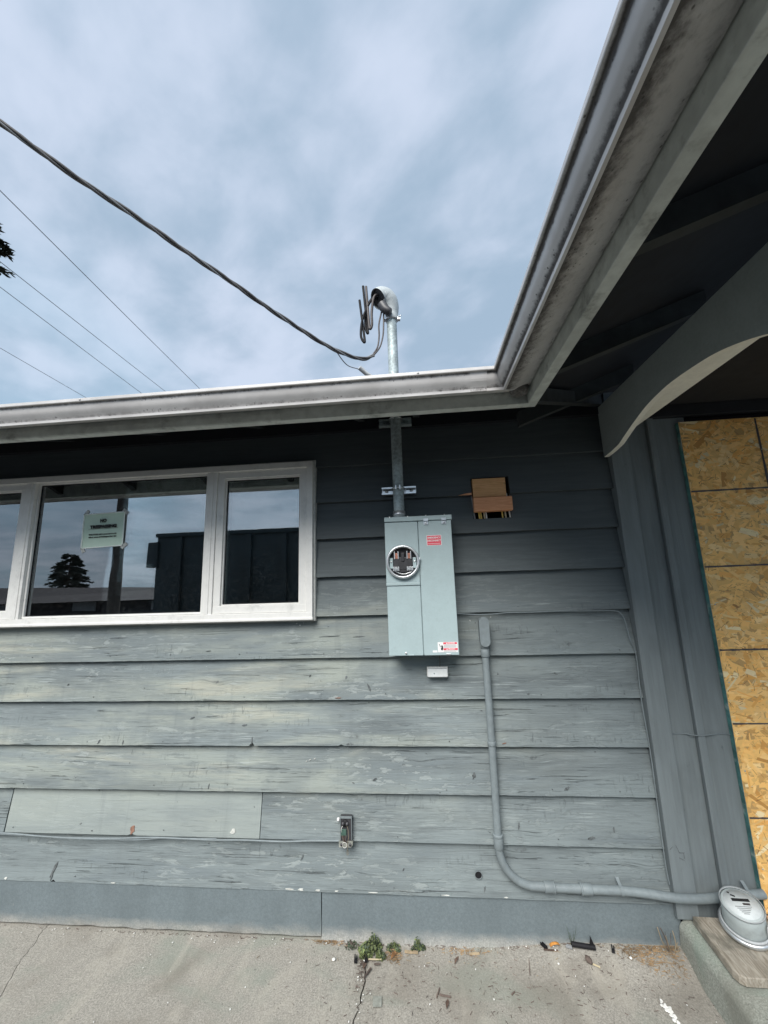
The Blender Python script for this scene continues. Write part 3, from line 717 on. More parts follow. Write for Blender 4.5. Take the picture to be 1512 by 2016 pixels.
# ---- arched porch beam
beam = thing('porch_beam', 'grey arched porch beam with pale underside by the boarded entry', 'beam', (1.1, -0.6, 2.4))
arch = [(0.0, 2.330), (-0.09, 2.336), (-0.165, 2.345)]
ctrl = [(-0.165, 2.345), (-0.252, 2.376), (-0.343, 2.405), (-0.426, 2.427), (-0.511, 2.440), (-0.607, 2.446), (-0.725, 2.440), (-0.839, 2.427), (-0.933, 2.404), (-1.019, 2.374), (-1.06, 2.352)]
for p in smooth_path([(0, a, b) for a, b in ctrl], 5)[1:]: arch.append((p.y, p.z))
arch += [(-1.14, 2.338), (-1.24, 2.330)]
X0, X1 = 1.046, 1.072
mb = MB(); n = len(arch); vs = []
for (y, z) in arch: vs += [(X0, y, 2.62), (X0, y, z), (X1, y, z), (X1, y, 2.62)]
mb.add(vs, [(4*i+a, 4*(i+1)+a, 4*(i+1)+a+1, 4*i+a+1) for i in range(n-1) for a in (0, 2)])
mb.add(vs[:4], [(3, 2, 1, 0)]); mb.add(vs[-4:], [(0, 1, 2, 3)])
board = mb.build('arched_board', 'arch_grey', beam)
mb = MB(); vs = []
for (y, z) in arch: vs += [(X0-0.0003, y, z-0.0004), (X1, y, z-0.0004)]
mb.add(vs, [(2*i, 2*i+1, 2*i+3, 2*i+2) for i in range(n-1)]); mb.build('cut_edge', 'arch_white', beam)
MB().bbox(X1+0.0005, 1.171, -1.24, -0.027, 2.452, 2.62, 0.002).build('box_beam', 'arch_white', beam)
MB().bbox(1.03, 1.19, -1.42, -1.245, 0.157, 2.62, 0.004).build('post', 'arch_grey', beam)
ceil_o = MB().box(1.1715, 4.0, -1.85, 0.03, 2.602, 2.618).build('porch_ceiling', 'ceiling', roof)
MB().bbox(1.046, 1.19, -1.85, -1.43, 2.44, 2.62, 0.003).build('header', 'arch_grey', roof)

# ================================================================== WINDOW
win = thing('window', 'white vinyl framed window of three panes with reflections', 'window', (-1.8, 0, 1.5))
fx0, fx1, fz0, fz1 = -3.01, -0.590, 1.500, 2.408
def frame_ring(name, x0, x1, z0, z1, w_, y0, y1, mat, parent, wb=None, wt=None):
    wb = w_ if wb is None else wb; wt = w_ if wt is None else wt
    mb = MB()
    mb.bbox(x0, x1, y0, y1, z0, z0+wb, 0.002); mb.bbox(x0, x1, y0, y1, z1-wt, z1, 0.002)
    mb.bbox(x0, x0+w_, y0+0.0005, y1, z0+wb-0.001, z1-wt+0.001, 0.002); mb.bbox(x1-w_, x1, y0+0.0005, y1, z0+wb-0.001, z1-wt+0.001, 0.002)
    return mb.build(name, mat, parent)
frame_ring('outer_casing', fx0-0.004, fx1+0.006, fz0-0.010, fz1+0.004, 0.014, -0.010, 0.030, 'vinyl_old', win)
fr = frame_ring('frame', fx0+0.006, fx1-0.006, fz0+0.0045, fz1-0.006, 0.036, -0.030, 0.060, 'vinyl', win)
ledge = MB().bbox(fx0+0.002, fx1-0.002, -0.036, 0.0, fz0-0.002, fz0+0.012, 0.003).build('sill', 'vinyl', win)
for (a, b) in ((-2.418, -2.362), (-1.240, -1.176)):
    mb = MB().bbox(a, b, -0.026, 0.058, fz0+0.040, fz1-0.041, 0.002)
    mb.bbox((a+b)/2-0.011, (a+b)/2+0.011, -0.0295, -0.02, fz0+0.0405, fz1-0.0415, 0.002)
    mb.build('mullion', 'vinyl', win)
def glazing(x0, x1, z0, z1, rot, seed):
    p = MB().box(x0-0.004, x1+0.004, 0.010, 0.0145, z0-0.004, z1+0.004).build('pane', 'pane', win)
    cx, cz = (x0+x1)/2, (z0+z1)/2
    M = Matrix.Translation((cx, 0.036, cz)) @ Matrix.Rotation(math.radians(rot[0]), 4, 'X') @ Matrix.Rotation(math.radians(rot[1]), 4, 'Z')
    hx, hz = (x1-x0)/2+0.004, (z1-z0)/2+0.004
    MB().box(-hx, hx, -0.002, 0.002, -hz, hz, M).build('pane', 'pane_inner', win)
    frame_ring('gasket', x0-0.0005, x1+0.0005, z0-0.0005, z1+0.0005, 0.004, 0.004, 0.012, 'black', win)
# middle fixed light
frame_ring('glazing_bead', -2.3615, -1.2405, 1.5415, 2.3665, 0.012, -0.008, 0.05, 'vinyl', win)
glazing(-2.349, -1.253, 1.554, 2.354, (0.45, 0.35), 1)
# right and left sashes
for (a, b) in ((-1.1755, -0.6325), (-2.9675, -2.4185)):
    frame_ring('sash', a, b, 1.5415, 2.3665, 0.042, -0.018, 0.052, 'vinyl', win)
    frame_ring('glazing_bead', a+0.0425, b-0.0425, 1.584, 2.324, 0.007, -0.006, 0.05, 'vinyl', win)
    glazing(a+0.050, b-0.050, 1.5915, 2.3165, (0.15, -0.2), 2)

# ---- paper notice
sg = thing('paper_notice', 'pale green no trespassing notice taped to the window pane', 'sign', (-1.905, 0.006, 2.05))
cs = [(-2.041, 2.157), (-1.771, 2.163), (-1.768, 1.953), (-2.039, 1.944)]
mb = MB(); vs = []; NN = 14
for j in range(NN+1):
    for i in range(NN+1):
        u, v = i/NN, j/NN
        x = (cs[3][0]*(1-u)+cs[2][0]*u)*(1-v)+(cs[0][0]*(1-u)+cs[1][0]*u)*v
        z = (cs[3][1]*(1-u)+cs[2][1]*u)*(1-v)+(cs[0][1]*(1-u)+cs[1][1]*u)*v
        y = 0.0075-0.004*max(0, (u-0.9)/0.1)**2*math.sin(v*PI)-0.002*noise.noise(Vector((u*3, v*3, 1)))-0.0045*max(0, (0.06-v)/0.06)
        vs.append((x, y, z))
mb.add(vs, [(j*(NN+1)+i, j*(NN+1)+i+1, (j+1)*(NN+1)+i+1, (j+1)*(NN+1)+i) for j in range(NN) for i in range(NN)], True)
sheet = mb.build('sheet', 'paper', sg)
sheet.data.materials.append(MATS['paper_edge'])
for f in sheet.data.polygons:
    i = f.index % NN; j = f.index//NN
Rz = lambda a: Matrix.Rotation(math.radians(a), 4, 'Z')
YT = 0.0028
def TM(x, z, a=1.2): return Rfacing(x, YT, z) @ Rz(a)
text_mesh('NO', 0.026, TM(-1.908, 2.111), 'ink', sg, bold=0.0018)
text_mesh('TRESPASSING', 0.026, TM(-1.904, 2.0745), 'ink', sg, bold=0.0018, sx=1.10)
text_mesh('VIOLATORS will be prosecuted to the', 0.0115, TM(-1.904, 2.0285), 'ink', sg, bold=0.0006)
text_mesh('fullest extent of Washington State law', 0.0115, TM(-1.904, 2.0125), 'ink', sg, bold=0.0006)
for (a, b, z) in ((-1.925, -1.891, 2.0985), (-2.000, -1.808, 2.0605)):
    MB().box(0, b-a, -0.0006, 0.0006, -0.0002, 0.0002, Rfacing(a, YT, z-0.001) @ Rz(1.2)).build('underline', 'ink', sg)
mb = None
# thin pale border strips of the sheet
for (p, q) in ((0, 1), (1, 2), (2, 3), (3, 0)):
    a = Vector((cs[p][0], 0.0028, cs[p][1])); b = Vector((cs[q][0], 0.0028, cs[q][1]))
    d = (b-a).normalized(); nn = Vector((d.z, 0, -d.x))*0.006; ex = Vector((0, 0.004, 0))
    MB().add([a, b, b+nn*(1), a+nn*(1), a+ex, b+ex, b+nn+ex, a+nn+ex], [(0, 1, 2, 3), (4, 7, 6, 5), (0, 4, 5, 1), (3, 2, 6, 7)]).build('sheet_border', 'paper_edge', sg)
for (x, z, a) in ((-2.027, 2.163, 55), (-1.772, 2.162, -40), (-1.764, 1.953, 42), (-2.030, 1.940, -60)):
    MB().box(-0.02, 0.02, -0.010, 0.010, 0, 0.0012, Rfacing(x, 0.0085, z) @ Rz(a)).build('tape', 'tape', sg)

# ================================================================== ELECTRIC PANEL
ep = thing('meter_cabinet', 'grey metal electric meter panel with empty round meter socket', 'electric panel', (0, -0.06, 1.322))
PF = -0.130
MB().bbox(-0.172, 0.172, -0.118, -0.004, 1.324, 2.000, 0.004).build('cabinet', 'enamel', ep)
mb = MB().bbox(-0.176, 0.179, -0.138, -0.003, 2.001, 2.0255, 0.002)
mb.build('cap', 'enamel', ep)
MB().bbox(-0.1755, -0.0015, PF, -0.1185, 1.684, 1.9995, 0.002).build('meter_cover', 'enamel', ep)
MB().bbox(-0.176, -0.0015, PF-0.004, -0.1183, 1.668, 1.684, 0.002).build('cover_band', 'enamel', ep)
MB().bbox(-0.1735, -0.0020, PF+0.002, -0.1185, 1.3225, 1.667, 0.002).build('wiring_cover', 'enamel', ep)
door = MB().bbox(0.0025, 0.1745, PF, -0.1185, 1.3225, 1.9995, 0.002).build('breaker_door', 'enamel', ep)
for x in (0.043, 0.137):
    h = MB().bbox(x-0.0125, x+0.0125, -0.1405, -0.1375, 1.9965, 2.011, 0.001).build('hasp', 'steel', ep)
    MB().bbox(x-0.012, x+0.012, -0.1345, -0.1303, 1.978, 1.9955, 0.001).build('hasp', 'steel', ep)
    MB().lathe([(0, 0.004), (0.004, 0.004), (0.005, 0)], Rfacing(x, -0.1346, 1.986), 12).build('screw', 'alu', ep)
for x in (-0.148, -0.052, 0.045, 0.143):
    MB().lathe([(0, 0.007), (0.004, 0.006), (0.0045, 0)], Matrix.Translation((x, -0.125, 2.0255)), 10).build('screw', 'steel', ep)
MB().lathe([(0, 0.005), (0.0045, 0.005), (0.0055, 0)], Rfacing(-0.088, PF+0.002, 1.335), 12).build('screw', 'steel', ep)
MB().bbox(-0.072, -0.047, PF-0.003, PF+0.0015, 1.3235, 1.3290, 0.001).build('pull_tab', 'enamel', ep)
MB().bbox(0.110, 0.134, PF-0.006, PF-0.0005, 1.3235, 1.331, 0.001).build('pull_tab', 'alu', ep)
# socket
RC = Rfacing(-0.0855, PF, 1.7885)
MB().lathe([(0.0735, 0.002), (0.0735, 0.021), (0.0765, 0.0245), (0.0825, 0.0245), (0.0865, 0.020), (0.0872, 0.012), (0.0835, 0.009), (0.082, 0.0)], RC, 56).build('sealing_ring', 'alu', ep)
MB().bbox(-0.004, 0.006, -0.150, -0.133, 1.792, 1.806, 0.002).build('ring_latch', 'alu', ep)
sock = MB().lathe([(0.0, 0.0008), (0.0735, 0.0008), (0.0735, 0.004)], RC, 48).build('meter_socket', 'bakelite', ep)
mb = MB().bbox(-0.135, -0.036, -0.141, -0.1312, 1.748, 1.812, 0.003)
mb.bbox(-0.094, -0.077, -0.146, -0.1312, 1.79, 1.835, 0.003); mb.bbox(-0.128, -0.043, -0.139, -0.1312, 1.735, 1.75, 0.002)
mb.build('insulator_block', 'bakelite', sock)
for sx in (-1, 1):
    MB().bbox(-0.0855+sx*0.0605-0.009, -0.0855+sx*0.0605+0.009, -0.1375, -0.1312, 1.755, 1.81, 0.002).build('bracket', 'enamel', sock)
    MB().lathe([(0, 0.004), (0.005, 0.003), (0.006, 0)], Rfacing(-0.0855+sx*0.0605, -0.1377, 1.79), 12).build('screw', 'steel', sock)
    j = MB()
    x = -0.0855+sx*0.0325
    for (dx, w_) in ((-0.0095, 0.0025), (0.0095, 0.0025)): j.bbox(x+dx-w_, x+dx+w_, -0.147, -0.1312, 1.802, 1.842, 0.001)
    j.build('line_jaw', 'alu', sock)
    MB().bbox(x-0.0065, x+0.0065, -0.1425, -0.1312, 1.805, 1.832, 0.001).build('line_contact', 'copper', sock)
    j = MB(); x = -0.0855+sx*0.036
    for dx in (-0.013, -0.0045, 0.0045, 0.013): j.bbox(x+dx-0.003, x+dx+0.003, -0.148, -0.1312, 1.742, 1.763, 0.001)
    j.bbox(x-0.016, x+0.016, -0.142, -0.1312, 1.748, 1.757, 0.001)
    j.build('load_jaw', 'alu', sock)
MB().tube(smooth_path([(-0.13, -0.138, 1.742), (-0.10, -0.139, 1.729), (-0.075, -0.14, 1.727), (-0.04, -0.138, 1.737)], 6), 0.0018, 6).build('ground_strap', 'steel', sock)
# stickers
st = MB().box(0.043, 0.1195, PF-0.0010, PF-0.0002, 1.8675, 1.9215).build('warning_sticker', 'sticker_white', ep)
MB().box(0.0455, 0.117, PF-0.0016, PF-0.0011, 1.870, 1.919).build('red_field', 'red', st)
YS = PF-0.0019
text_mesh('EMERGENCY', 0.0125, Rfacing(0.0812, YS, 1.908), 'sticker_white', st, bold=0.0003, sx=0.92)
text_mesh('DISCONNECT', 0.0125, Rfacing(0.0812, YS, 1.8925), 'sticker_white', st, bold=0.0003, sx=0.88)
MB().box(0.050, 0.113, YS-0.0002, YS+0.0002, 1.8765, 1.8782).build('line', 'sticker_white', st)
st = MB().box(0.071, 0.1695, PF-0.0010, PF-0.0002, 1.3365, 1.3845).build('danger_sticker', 'sticker_white', ep)
for (z0, z1, wd, x0, x1) in ((1.3745, 1.3835, 'DANGER', 0.0985, 0.166), (1.3465, 1.3555, 'PELIGRO', 0.0985, 0.168)):
    MB().box(x0, x1, PF-0.0016, PF-0.0011, z0, z1).build('red_band', 'red', st)
    text_mesh(wd, 0.0085, Rfacing((x0+x1)/2+0.006, YS, (z0+z1)/2), 'sticker_white', st, bold=0.0002)
    MB().prism([(x0+0.013, z0+0.0015), (x0+0.022, z0+0.0015), (x0+0.0175, z1-0.001)], YS-0.0002, YS+0.0002, 'y').build('warning_triangle', 'sticker_white', st)
for k, z in enumerate((1.371, 1.368, 1.365, 1.362, 1.359, 1.343, 1.340)):
    MB().box(0.100, 0.160+0.006*((k*7) % 3)/2, YS+0.0004, YS+0.0007, z-0.0005, z+0.0004).build('fine_print', 'wire_grey', st)
# pictogram: hand reaching to a bolt
MB().prism([(0.086, 1.348), (0.0935, 1.346), (0.097, 1.353), (0.0965, 1.366), (0.091, 1.371), (0.0875, 1.366), (0.089, 1.358), (0.0855, 1.355)], YS-0.0002, YS+0.0004, 'y').build('pictogram', 'ink', st)
MB().prism([(0.0765, 1.377), (0.0785, 1.377), (0.0835, 1.3695), (0.083, 1.366), (0.0865, 1.361), (0.085, 1.361), (0.0805, 1.3655), (0.081, 1.3685)], YS-0.0002, YS+0.0004, 'y').build('pictogram', 'ink', st)
MB().box(0.045, 0.068, PF-0.0008, PF-0.0002, 1.336, 1.3455).build('small_sticker', 'sticker_white', ep)

# ---- small white box under the panel
wb = thing('doorbell_box', 'small white plastic box screwed below the electric panel', 'junction box', (0.067, 0, 1.195))
MB().bbox(0.012, 0.121, -0.006, 0.004, 1.194, 1.243, 0.002).build('base', 'vinyl', wb)
MB().bbox(0.016, 0.118, -0.030, -0.005, 1.196, 1.236, 0.004).build('cover', 'white_plastic', wb)
MB().lathe([(0, 0.0015), (0.003, 0.0015), (0.004, 0)], Rfacing(0.049, -0.0300, 1.2155), 12).build('screw', 'galv', wb)
MB().tube(smooth_path([(0.080, -0.004, 1.243), (0.082, -0.008, 1.275), (0.081, -0.004, 1.33)], 4), 0.0018, 6).build('wire', 'bark', wb)

# ================================================================== SERVICE MAST
mx, my = -0.0975, -0.075
mast = thing('service_mast', 'galvanised steel service mast with hooded weatherhead above the roof', 'conduit mast', (mx, my, 2.0255))
MB().tube([(mx, my, 2.03), (mx, my, 2.6), (mx, my, 3.27)], 0.0295, 28).build('pipe', 'galv', mast)
MB().lathe([(0.0295, 0.0), (0.0335, 0.0), (0.0335, 0.020), (0.036, 0.024), (0.0335, 0.027), (0.0335, 0.040), (0.0295, 0.042)], Matrix.Translation((mx, my, 2.0258)), 28).build('hub_fitting', 'alu', mast)
MB().lathe([(0.0295, 0.05), (0.036, 0.04), (0.055, 0.0), (0.14, -0.01)], Matrix.Translation((mx, my, 2.72)), 28).build('roof_flashing', 'rubber', mast)
hp = [(mx+0.002, my, 3.235), (mx+0.002, my, 3.275), (mx-0.001, my-0.001, 3.315), (mx-0.012, my-0.006, 3.350), (mx-0.032, my-0.014, 3.373), (mx-0.055, my-0.024, 3.376), (mx-0.075, my-0.036, 3.360)]
hr = [0.037, 0.039, 0.048, 0.057, 0.062, 0.062, 0.060]
sp = smooth_path(hp, 5); m_ = len(sp); rr = []
for i in range(m_):
    t = i/5; k = min(int(t), len(hr)-2); rr.append(hr[k]+(hr[k+1]-hr[k])*(t-k))
hood = MB().tube(sp, rr, 28, caps=False).build('hood', 'hood_grey', mast)
d = (Vector(hp[-1])-Vector(hp[-2])).normalized()
MB().tube([Vector(hp[-1])-d*0.020, Vector(hp[-1])-d*0.012], [0.058, 0.0575], 24).build('wire_seal', 'bakelite', mast)
MB().tube(smooth_path([(mx-0.05, my-0.045, 3.31), (mx-0.03, my-0.055, 3.27), (mx, my-0.055, 3.25)], 4), [0.03, 0.029, 0.028, 0.027, 0.026, 0.025, 0.024, 0.022, 0.018], 16).build('hood_throat', 'bakelite', mast)
cl = MB().lathe([(0.030, 0.0), (0.0365, 0.0), (0.0365, 0.014), (0.030, 0.014)], Matrix.Translation((mx, my, 3.232)), 28)
cl.bbox(mx+0.028, mx+0.052, my-0.012, my+0.012, 3.234, 3.244, 0.001); cl.bbox(mx-0.048, mx-0.030, my-0.02, my-0.004, 3.226, 3.236, 0.001)
cl.build('clamp', 'steel', mast)
MB().tube([(mx+0.036, my-0.022, 3.239), (mx+0.060, my-0.03, 3.243)], 0.003, 8).build('clamp_screw', 'steel', mast)

def strut(z, x0, x1, label, mat):
    s = thing('strut_channel', label, 'bracket', ((x0+x1)/2, 0, z), 'strut brackets holding the mast')
    mb = MB()
    mb.box(x0, x1, -0.0415, -0.0385, z-0.0205, z-0.0115); mb.box(x0, x1, -0.0415, -0.0385, z+0.0115, z+0.0205)
    mb.box(x0, x1, -0.0385, -0.009, z-0.0205, z-0.0180); mb.box(x0, x1, -0.0385, -0.009, z+0.0180, z+0.0205)
    mb.box(x0, x1, -0.0120, -0.0092, z-0.0178, z+0.0178)
    mb.build('channel', mat, s)
    for x in (x0+0.026, x1-0.026):
        MB().lathe([(0, 0.008), (0.0055, 0.007), (0.0065, 0), (0.010, 0), (0.010, -0.002)], Rfacing(x, -0.0145, z), 12).build('bolt', mat, s)
    c2 = MB()
    for sgn in (-1, 1):
        pts = [(mx+sgn*0.036*math.cos(a), my-0.032*math.sin(a)+0.0) for a in [PI/2*k/6 for k in range(0, 6)]]
        pth = [(mx+sgn*0.036, -0.036, z)]+[(x, y, z) for x, y in pts]+[(mx+sgn*0.008, my-0.036, z)]
        c2.tube(pth, 0.004, 6)
    c2.bbox(mx-0.014, mx-0.008, my-0.046, my-0.036, z-0.012, z+0.012, 0.001); c2.bbox(mx+0.008, mx+0.014, my-0.046, my-0.036, z-0.012, z+0.012, 0.001)
    c2.tube([(mx-0.020, my-0.040, z), (mx+0.020, my-0.040, z)], 0.0035, 8)
    c2.build('pipe_clamp', 'steel', s)
strut(2.193, -0.193, 0.000, 'bright steel strut bracket clamping the mast just above the electric panel', 'steel')
strut(2.603, -0.198, -0.008, 'shaded strut bracket clamping the mast up under the eave', 'galv')

# ---- conductors at the weatherhead
loops = [((-0.175, -0.10, 3.372), (-0.215, -0.105, 3.36), (-0.268, -0.100, 3.25), (-0.283, -0.095, 3.14), (-0.262, -0.092, 3.095), (-0.268, -0.088, 3.18), (-0.288, -0.085, 3.386)),
         ((-0.170, -0.09, 3.395), (-0.215, -0.085, 3.385), (-0.252, -0.080, 3.30), (-0.256, -0.078, 3.20), (-0.243, -0.076, 3.163), (-0.247, -0.073, 3.23), (-0.266, -0.070, 3.494)),
         ((-0.168, -0.115, 3.390), (-0.196, -0.122, 3.365), (-0.212, -0.118, 3.27), (-0.213, -0.115, 3.19), (-0.226, -0.110, 3.168), (-0.232, -0.106, 3.22), (-0.244, -0.10, 3.463))]
lb = ['lowest hanging black wire loop at the weatherhead, leftmost of three', 'tallest dark wire tail sticking up left of the weatherhead', 'grey wire loop nearest the weatherhead hood, tail pointing up']
for k, lp in enumerate(loops):
    sp = smooth_path(lp, 8)
    o = MB().tube(sp, (0.0074, 0.0074, 0.0078)[k], 10).build('service_wire', ('black', 'black', 'rubber')[k]); tag(o, lb[k], 'wire', 'cut wires at the weatherhead')

# ---- service drop (twisted cable)
drop = thing('service_drop_cable', 'dark twisted service cable sagging across the sky to the weatherhead', 'cable', (-0.3, -0.25, 2.9))
base = [(-0.206, -0.156, 2.965), (-0.248, -0.198, 2.922), (-0.300, -0.250, 2.900), (-0.388, -0.338, 2.899), (-0.514, -0.464, 2.924), (-0.663, -0.613, 2.976), (-0.854, -0.804, 3.046), (-1.067, -1.017, 3.122), (-1.302, -1.252, 3.213)]
s0 = 1.84; dx, dy = (-9.0+1.302), (-8.65+1.252); dl = math.hypot(dx, dy)
for k in range(1, 13):
    q = dl*k/12; base.append((-1.302+dx*k/12, -1.252+dy*k/12, 3.213+0.38*q+0.012*q*q))
cp = smooth_path(base, 10)
fine = []; acc = 0; last = cp[0]
for a, b in zip(cp[:-1], cp[1:]):
    nseg = max(1, int((b-a).length/0.03))
    for k in range(nseg): fine.append(a+(b-a)*k/nseg)
L_ = 0; arr = [0]
for a, b in zip(fine[:-1], fine[1:]): L_ += (b-a).length; arr.append(L_)
for s in range(3):
    pth = []
    for i, p in enumerate(fine):
        T = (fine[min(i+1, len(fine)-1)]-fine[max(i-1, 0)]).normalized()
        N = T.cross(Vector((0, 0, 1))).normalized(); B = T.cross(N)
        th = 2*PI*arr[i]/0.34+s*2*PI/3; rad = 0.0066 if s < 2 else 0.0055
        pth.append(p+(N*math.cos(th)+B*math.sin(th))*rad)
    MB().tube(pth, 0.0056 if s < 2 else 0.0038, 7).build('strand', ('cable_black', 'cable_black', 'wire_grey')[s], drop)
for k, (ox, oz) in enumerate(((-0.006, 0), (0.008, 0.004))):
    MB().tube(smooth_path([(-0.212+ox*0.5, -0.160, 2.958), (-0.178+ox, -0.128, 3.030), (-0.163+ox*1.6, -0.115, 3.11), (-0.160+ox*2.0, -0.110, 3.19), (-0.150+ox, -0.105, 3.27), (-0.145, -0.10, 3.33)], 8), 0.0048, 8).build('riser_wire', 'rubber', drop)
MB().tube(smooth_path([(-0.385, -0.335, 2.894), (-0.350, -0.20, 2.89), (-0.289, -0.06, 2.962-0.028), (-0.17, 0.0, 2.88)], 6), 0.0028, 6).build('messenger_wire', 'wire_grey', drop)
MB().tube([(-0.300, -0.075, 2.945), (-0.262, -0.045, 2.918), (-0.215, -0.025, 2.898)], [0.014, 0.013, 0.007], 8).build('wedge_clamp', 'wire_light', drop)
MB().tube(smooth_path([(-0.175, 0.0, 2.882), (-0.155, 0.0, 2.896), (-0.13, -0.02, 2.892), (-0.12, -0.04, 2.88)], 4), 0.004, 6).build('roof_hook', 'galv', drop)

# ================================================================== PAINTED CONDUIT
cdt = thing('wall_conduit', 'grey painted conduit bending along the siding down to the step', 'conduit', (0.316, -0.02, 0.26))
YC = -0.020
vp = [(0.316, YC, 1.345), (0.316, YC, 0.9), (0.312, YC, 0.50), (0.312, YC, 0.44)]
arc = [(0.312+0.155-0.155*math.cos(a), YC, 0.425-0.155*math.sin(a)) for a in [PI/2*k/12 for k in range(13)]]
hpth = [(0.55, YC-0.002, 0.269), (0.75, YC-0.003, 0.267), (0.86, YC-0.003, 0.266), (0.97, YC-0.010, 0.262), (1.07, YC-0.022, 0.258), (1.17, YC-0.021, 0.257), (1.27, YC-0.010, 0.259), (1.36, YC-0.004, 0.266), (1.43, YC-0.002, 0.270), (1.452, YC, 0.271)]
MB().tube(smooth_path(vp, 6)[:-1]+[Vector(p) for p in arc]+smooth_path(hpth, 5), 0.0178, 20).build('pipe', 'conduit_grey', cdt)
def coupling(p, axis, ln, r=0.0222):
    M = Matrix.Translation(p) if axis == 'z' else Matrix.Translation(p) @ Matrix.Rotation(PI/2, 4, 'Y')
    return MB().lathe([(0.0178, -ln/2), (r-0.001, -ln/2), (r, -ln/2+0.002), (r, ln/2-0.002), (r-0.001, ln/2), (0.0178, ln/2)], M, 24).build('coupling', 'conduit_grey', cdt)
coupling((0.316, YC, 1.312), 'z', 0.038, 0.0225); coupling((0.312, YC, 0.452), 'z', 0.058); coupling((0.312, YC, 0.478), 'z', 0.012, 0.0238)
coupling((0.527, YC-0.001, 0.2695), 'x', 0.044); coupling((0.549, YC-0.001, 0.2695), 'x', 0.008, 0.0238); coupling((0.693, YC-0.003, 0.2675), 'x', 0.046); coupling((0.67, YC-0.003, 0.2675), 'x', 0.008, 0.0238)
coupling((0.3155, YC, 0.882), 'z', 0.020, 0.0205)
# conduit body with oval cover
def oval(x, z0, z1, r, y0, y1):
    pts = []
    for k in range(13): a = PI*k/12; pts.append((x+r*math.cos(a), z1-r+r*math.sin(a)))
    for k in range(13): a = PI+PI*k/12; pts.append((x+r*math.cos(a), z0+r+r*math.sin(a)))
    return MB().prism(pts, y0, y1, 'y')
oval(0.316, 1.352, 1.488, 0.0215, -0.046, 0.012).build('conduit_body', 'conduit_grey', cdt)
oval(0.317, 1.345, 1.494, 0.0250, -0.0525, -0.0462).build('cover', 'conduit_grey', cdt)
MB().lathe([(0.0178, 0.0), (0.021, 0.0), (0.0195, 0.03), (0.0178, 0.036)], Matrix.Translation((0.316, YC, 1.327)), 20).build('hub', 'conduit_grey', cdt)
for (x, z, sgn) in ((0.845, 0.2665, 1), (1.385, 0.268, 1)):
    mb = MB()
    for i in range(11):
        a = -0.9+PI*1.1*i/10
    pts = [(x, YC-0.003-0.0205*math.cos(a), z+0.0205*math.sin(a)) for a in [(-1.3+2.9*k/14) for k in range(15)]]
    q = []
    for p in pts+[(x-0.004, -0.003, z+0.042)]: q += [(p[0]-0.007, p[1], p[2]), (p[0]+0.007, p[1], p[2])]
    mb.add(q, [(2*i, 2*i+1, 2*i+3, 2*i+2) for i in range(len(q)//2-1)], True); mb.build('strap', 'conduit_grey', cdt)

# ---- thin painted cables on the boards
def wall_cable(pts, label, r=0.0030, mat='conduit_grey'):
    o = MB().tube(smooth_path(pts, 6), r, 6).build('wall_cable', mat); tag(o, label, 'cable', 'thin painted cables on the wall')
wall_cable([(-4.0, -0.006, 0.427), (-2.9, -0.006, 0.426), (-2.328, -0.006, 0.424), (-2.08, -0.007, 0.414), (-1.881, -0.007, 0.410), (-1.66, -0.007, 0.413), (-1.454, -0.006, 0.421), (-1.28, -0.007, 0.420), (-1.122, -0.006, 0.417), (-0.95, -0.006, 0.420), (-0.759, -0.006, 0.418), (-0.62, -0.006, 0.424), (-0.44, -0.006, 0.428)], 'thin cable sagging along the lower siding board left of the terminal block', 0.0042, 'conduit_grey')
wall_cable([(-4.0, -0.007, 0.422), (-2.4, -0.007, 0.419), (-1.95, -0.009, 0.409), (-1.62, -0.008, 0.4075), (-1.50, -0.009, 0.412), (-1.38, -0.006, 0.419), (-1.1, -0.007, 0.424)], 'second thin pale cable twisted beside the lower siding cable', 0.0022, 'conduit_grey')
wall_cable([(0.165, -0.004, 1.512), (0.24, -0.005, 1.506), (0.30, -0.006, 1.502), (0.38, -0.005, 1.503), (0.453, -0.005, 1.508), (0.60, -0.005, 1.508), (0.714, -0.005, 1.510), (0.86, -0.004, 1.507), (0.985, -0.004, 1.505), (1.020, -0.004, 1.490), (1.036, -0.003, 1.45), (1.048, -0.003, 1.36), (1.066, -0.003, 1.284), (1.061, -0.003, 1.08), (1.068, -0.004, 0.839), (1.066, -0.003, 0.575), (1.065, -0.003, 0.366), (1.070, -0.004, 0.285)], 'thin painted cable running over the conduit body and down beside the trim')
wall_cable([(1.185, 0.011, 0.913), (1.24, 0.010, 0.916), (1.29, -0.012, 0.915), (1.335, -0.008, 0.916), (1.40, 0.006, 0.917), (1.449, 0.006, 0.914)], 'short thin cable crossing the flat panel to the particle board', 0.0024)

# ================================================================== CUT-OUT IN THE SIDING
x0, x1, z0, z1 = HOLE
cav = MB()
cav.box(x0-0.15, x1+0.15, 0.36, 0.38, z0-0.2, z1+0.2)
struct(cav.build('wall_cavity', 'room'))
o = MB().bbox(x0+0.006, x1-0.022, -0.004, 0.036, 2.138, z1-0.008, 0.002).build('framing_block', 'fir_knotty'); tag(o, 'upper knotty wood block set in the square siding cut-out', 'wood block', 'wood blocks in the siding cut-out')
o = MB().bbox(x0+0.004, x1+0.004, -0.018, 0.030, 2.056, 2.134, 0.002).build('framing_block', 'fir'); tag(o, 'lower plain wood block jutting from the square siding cut-out', 'wood block', 'wood blocks in the siding cut-out')
MB_ = MB(); MB_.prism([(x0-0.075, 2.1545), (x0-0.002, 2.1545), (x0-0.002, 2.166), (x0-0.03, 2.164)], -0.004, 0.003, 'y')
o = MB_.build('wood_splinter', 'fir'); tag(o, 'bare wood splinter left of the square siding cut-out', 'splinter')
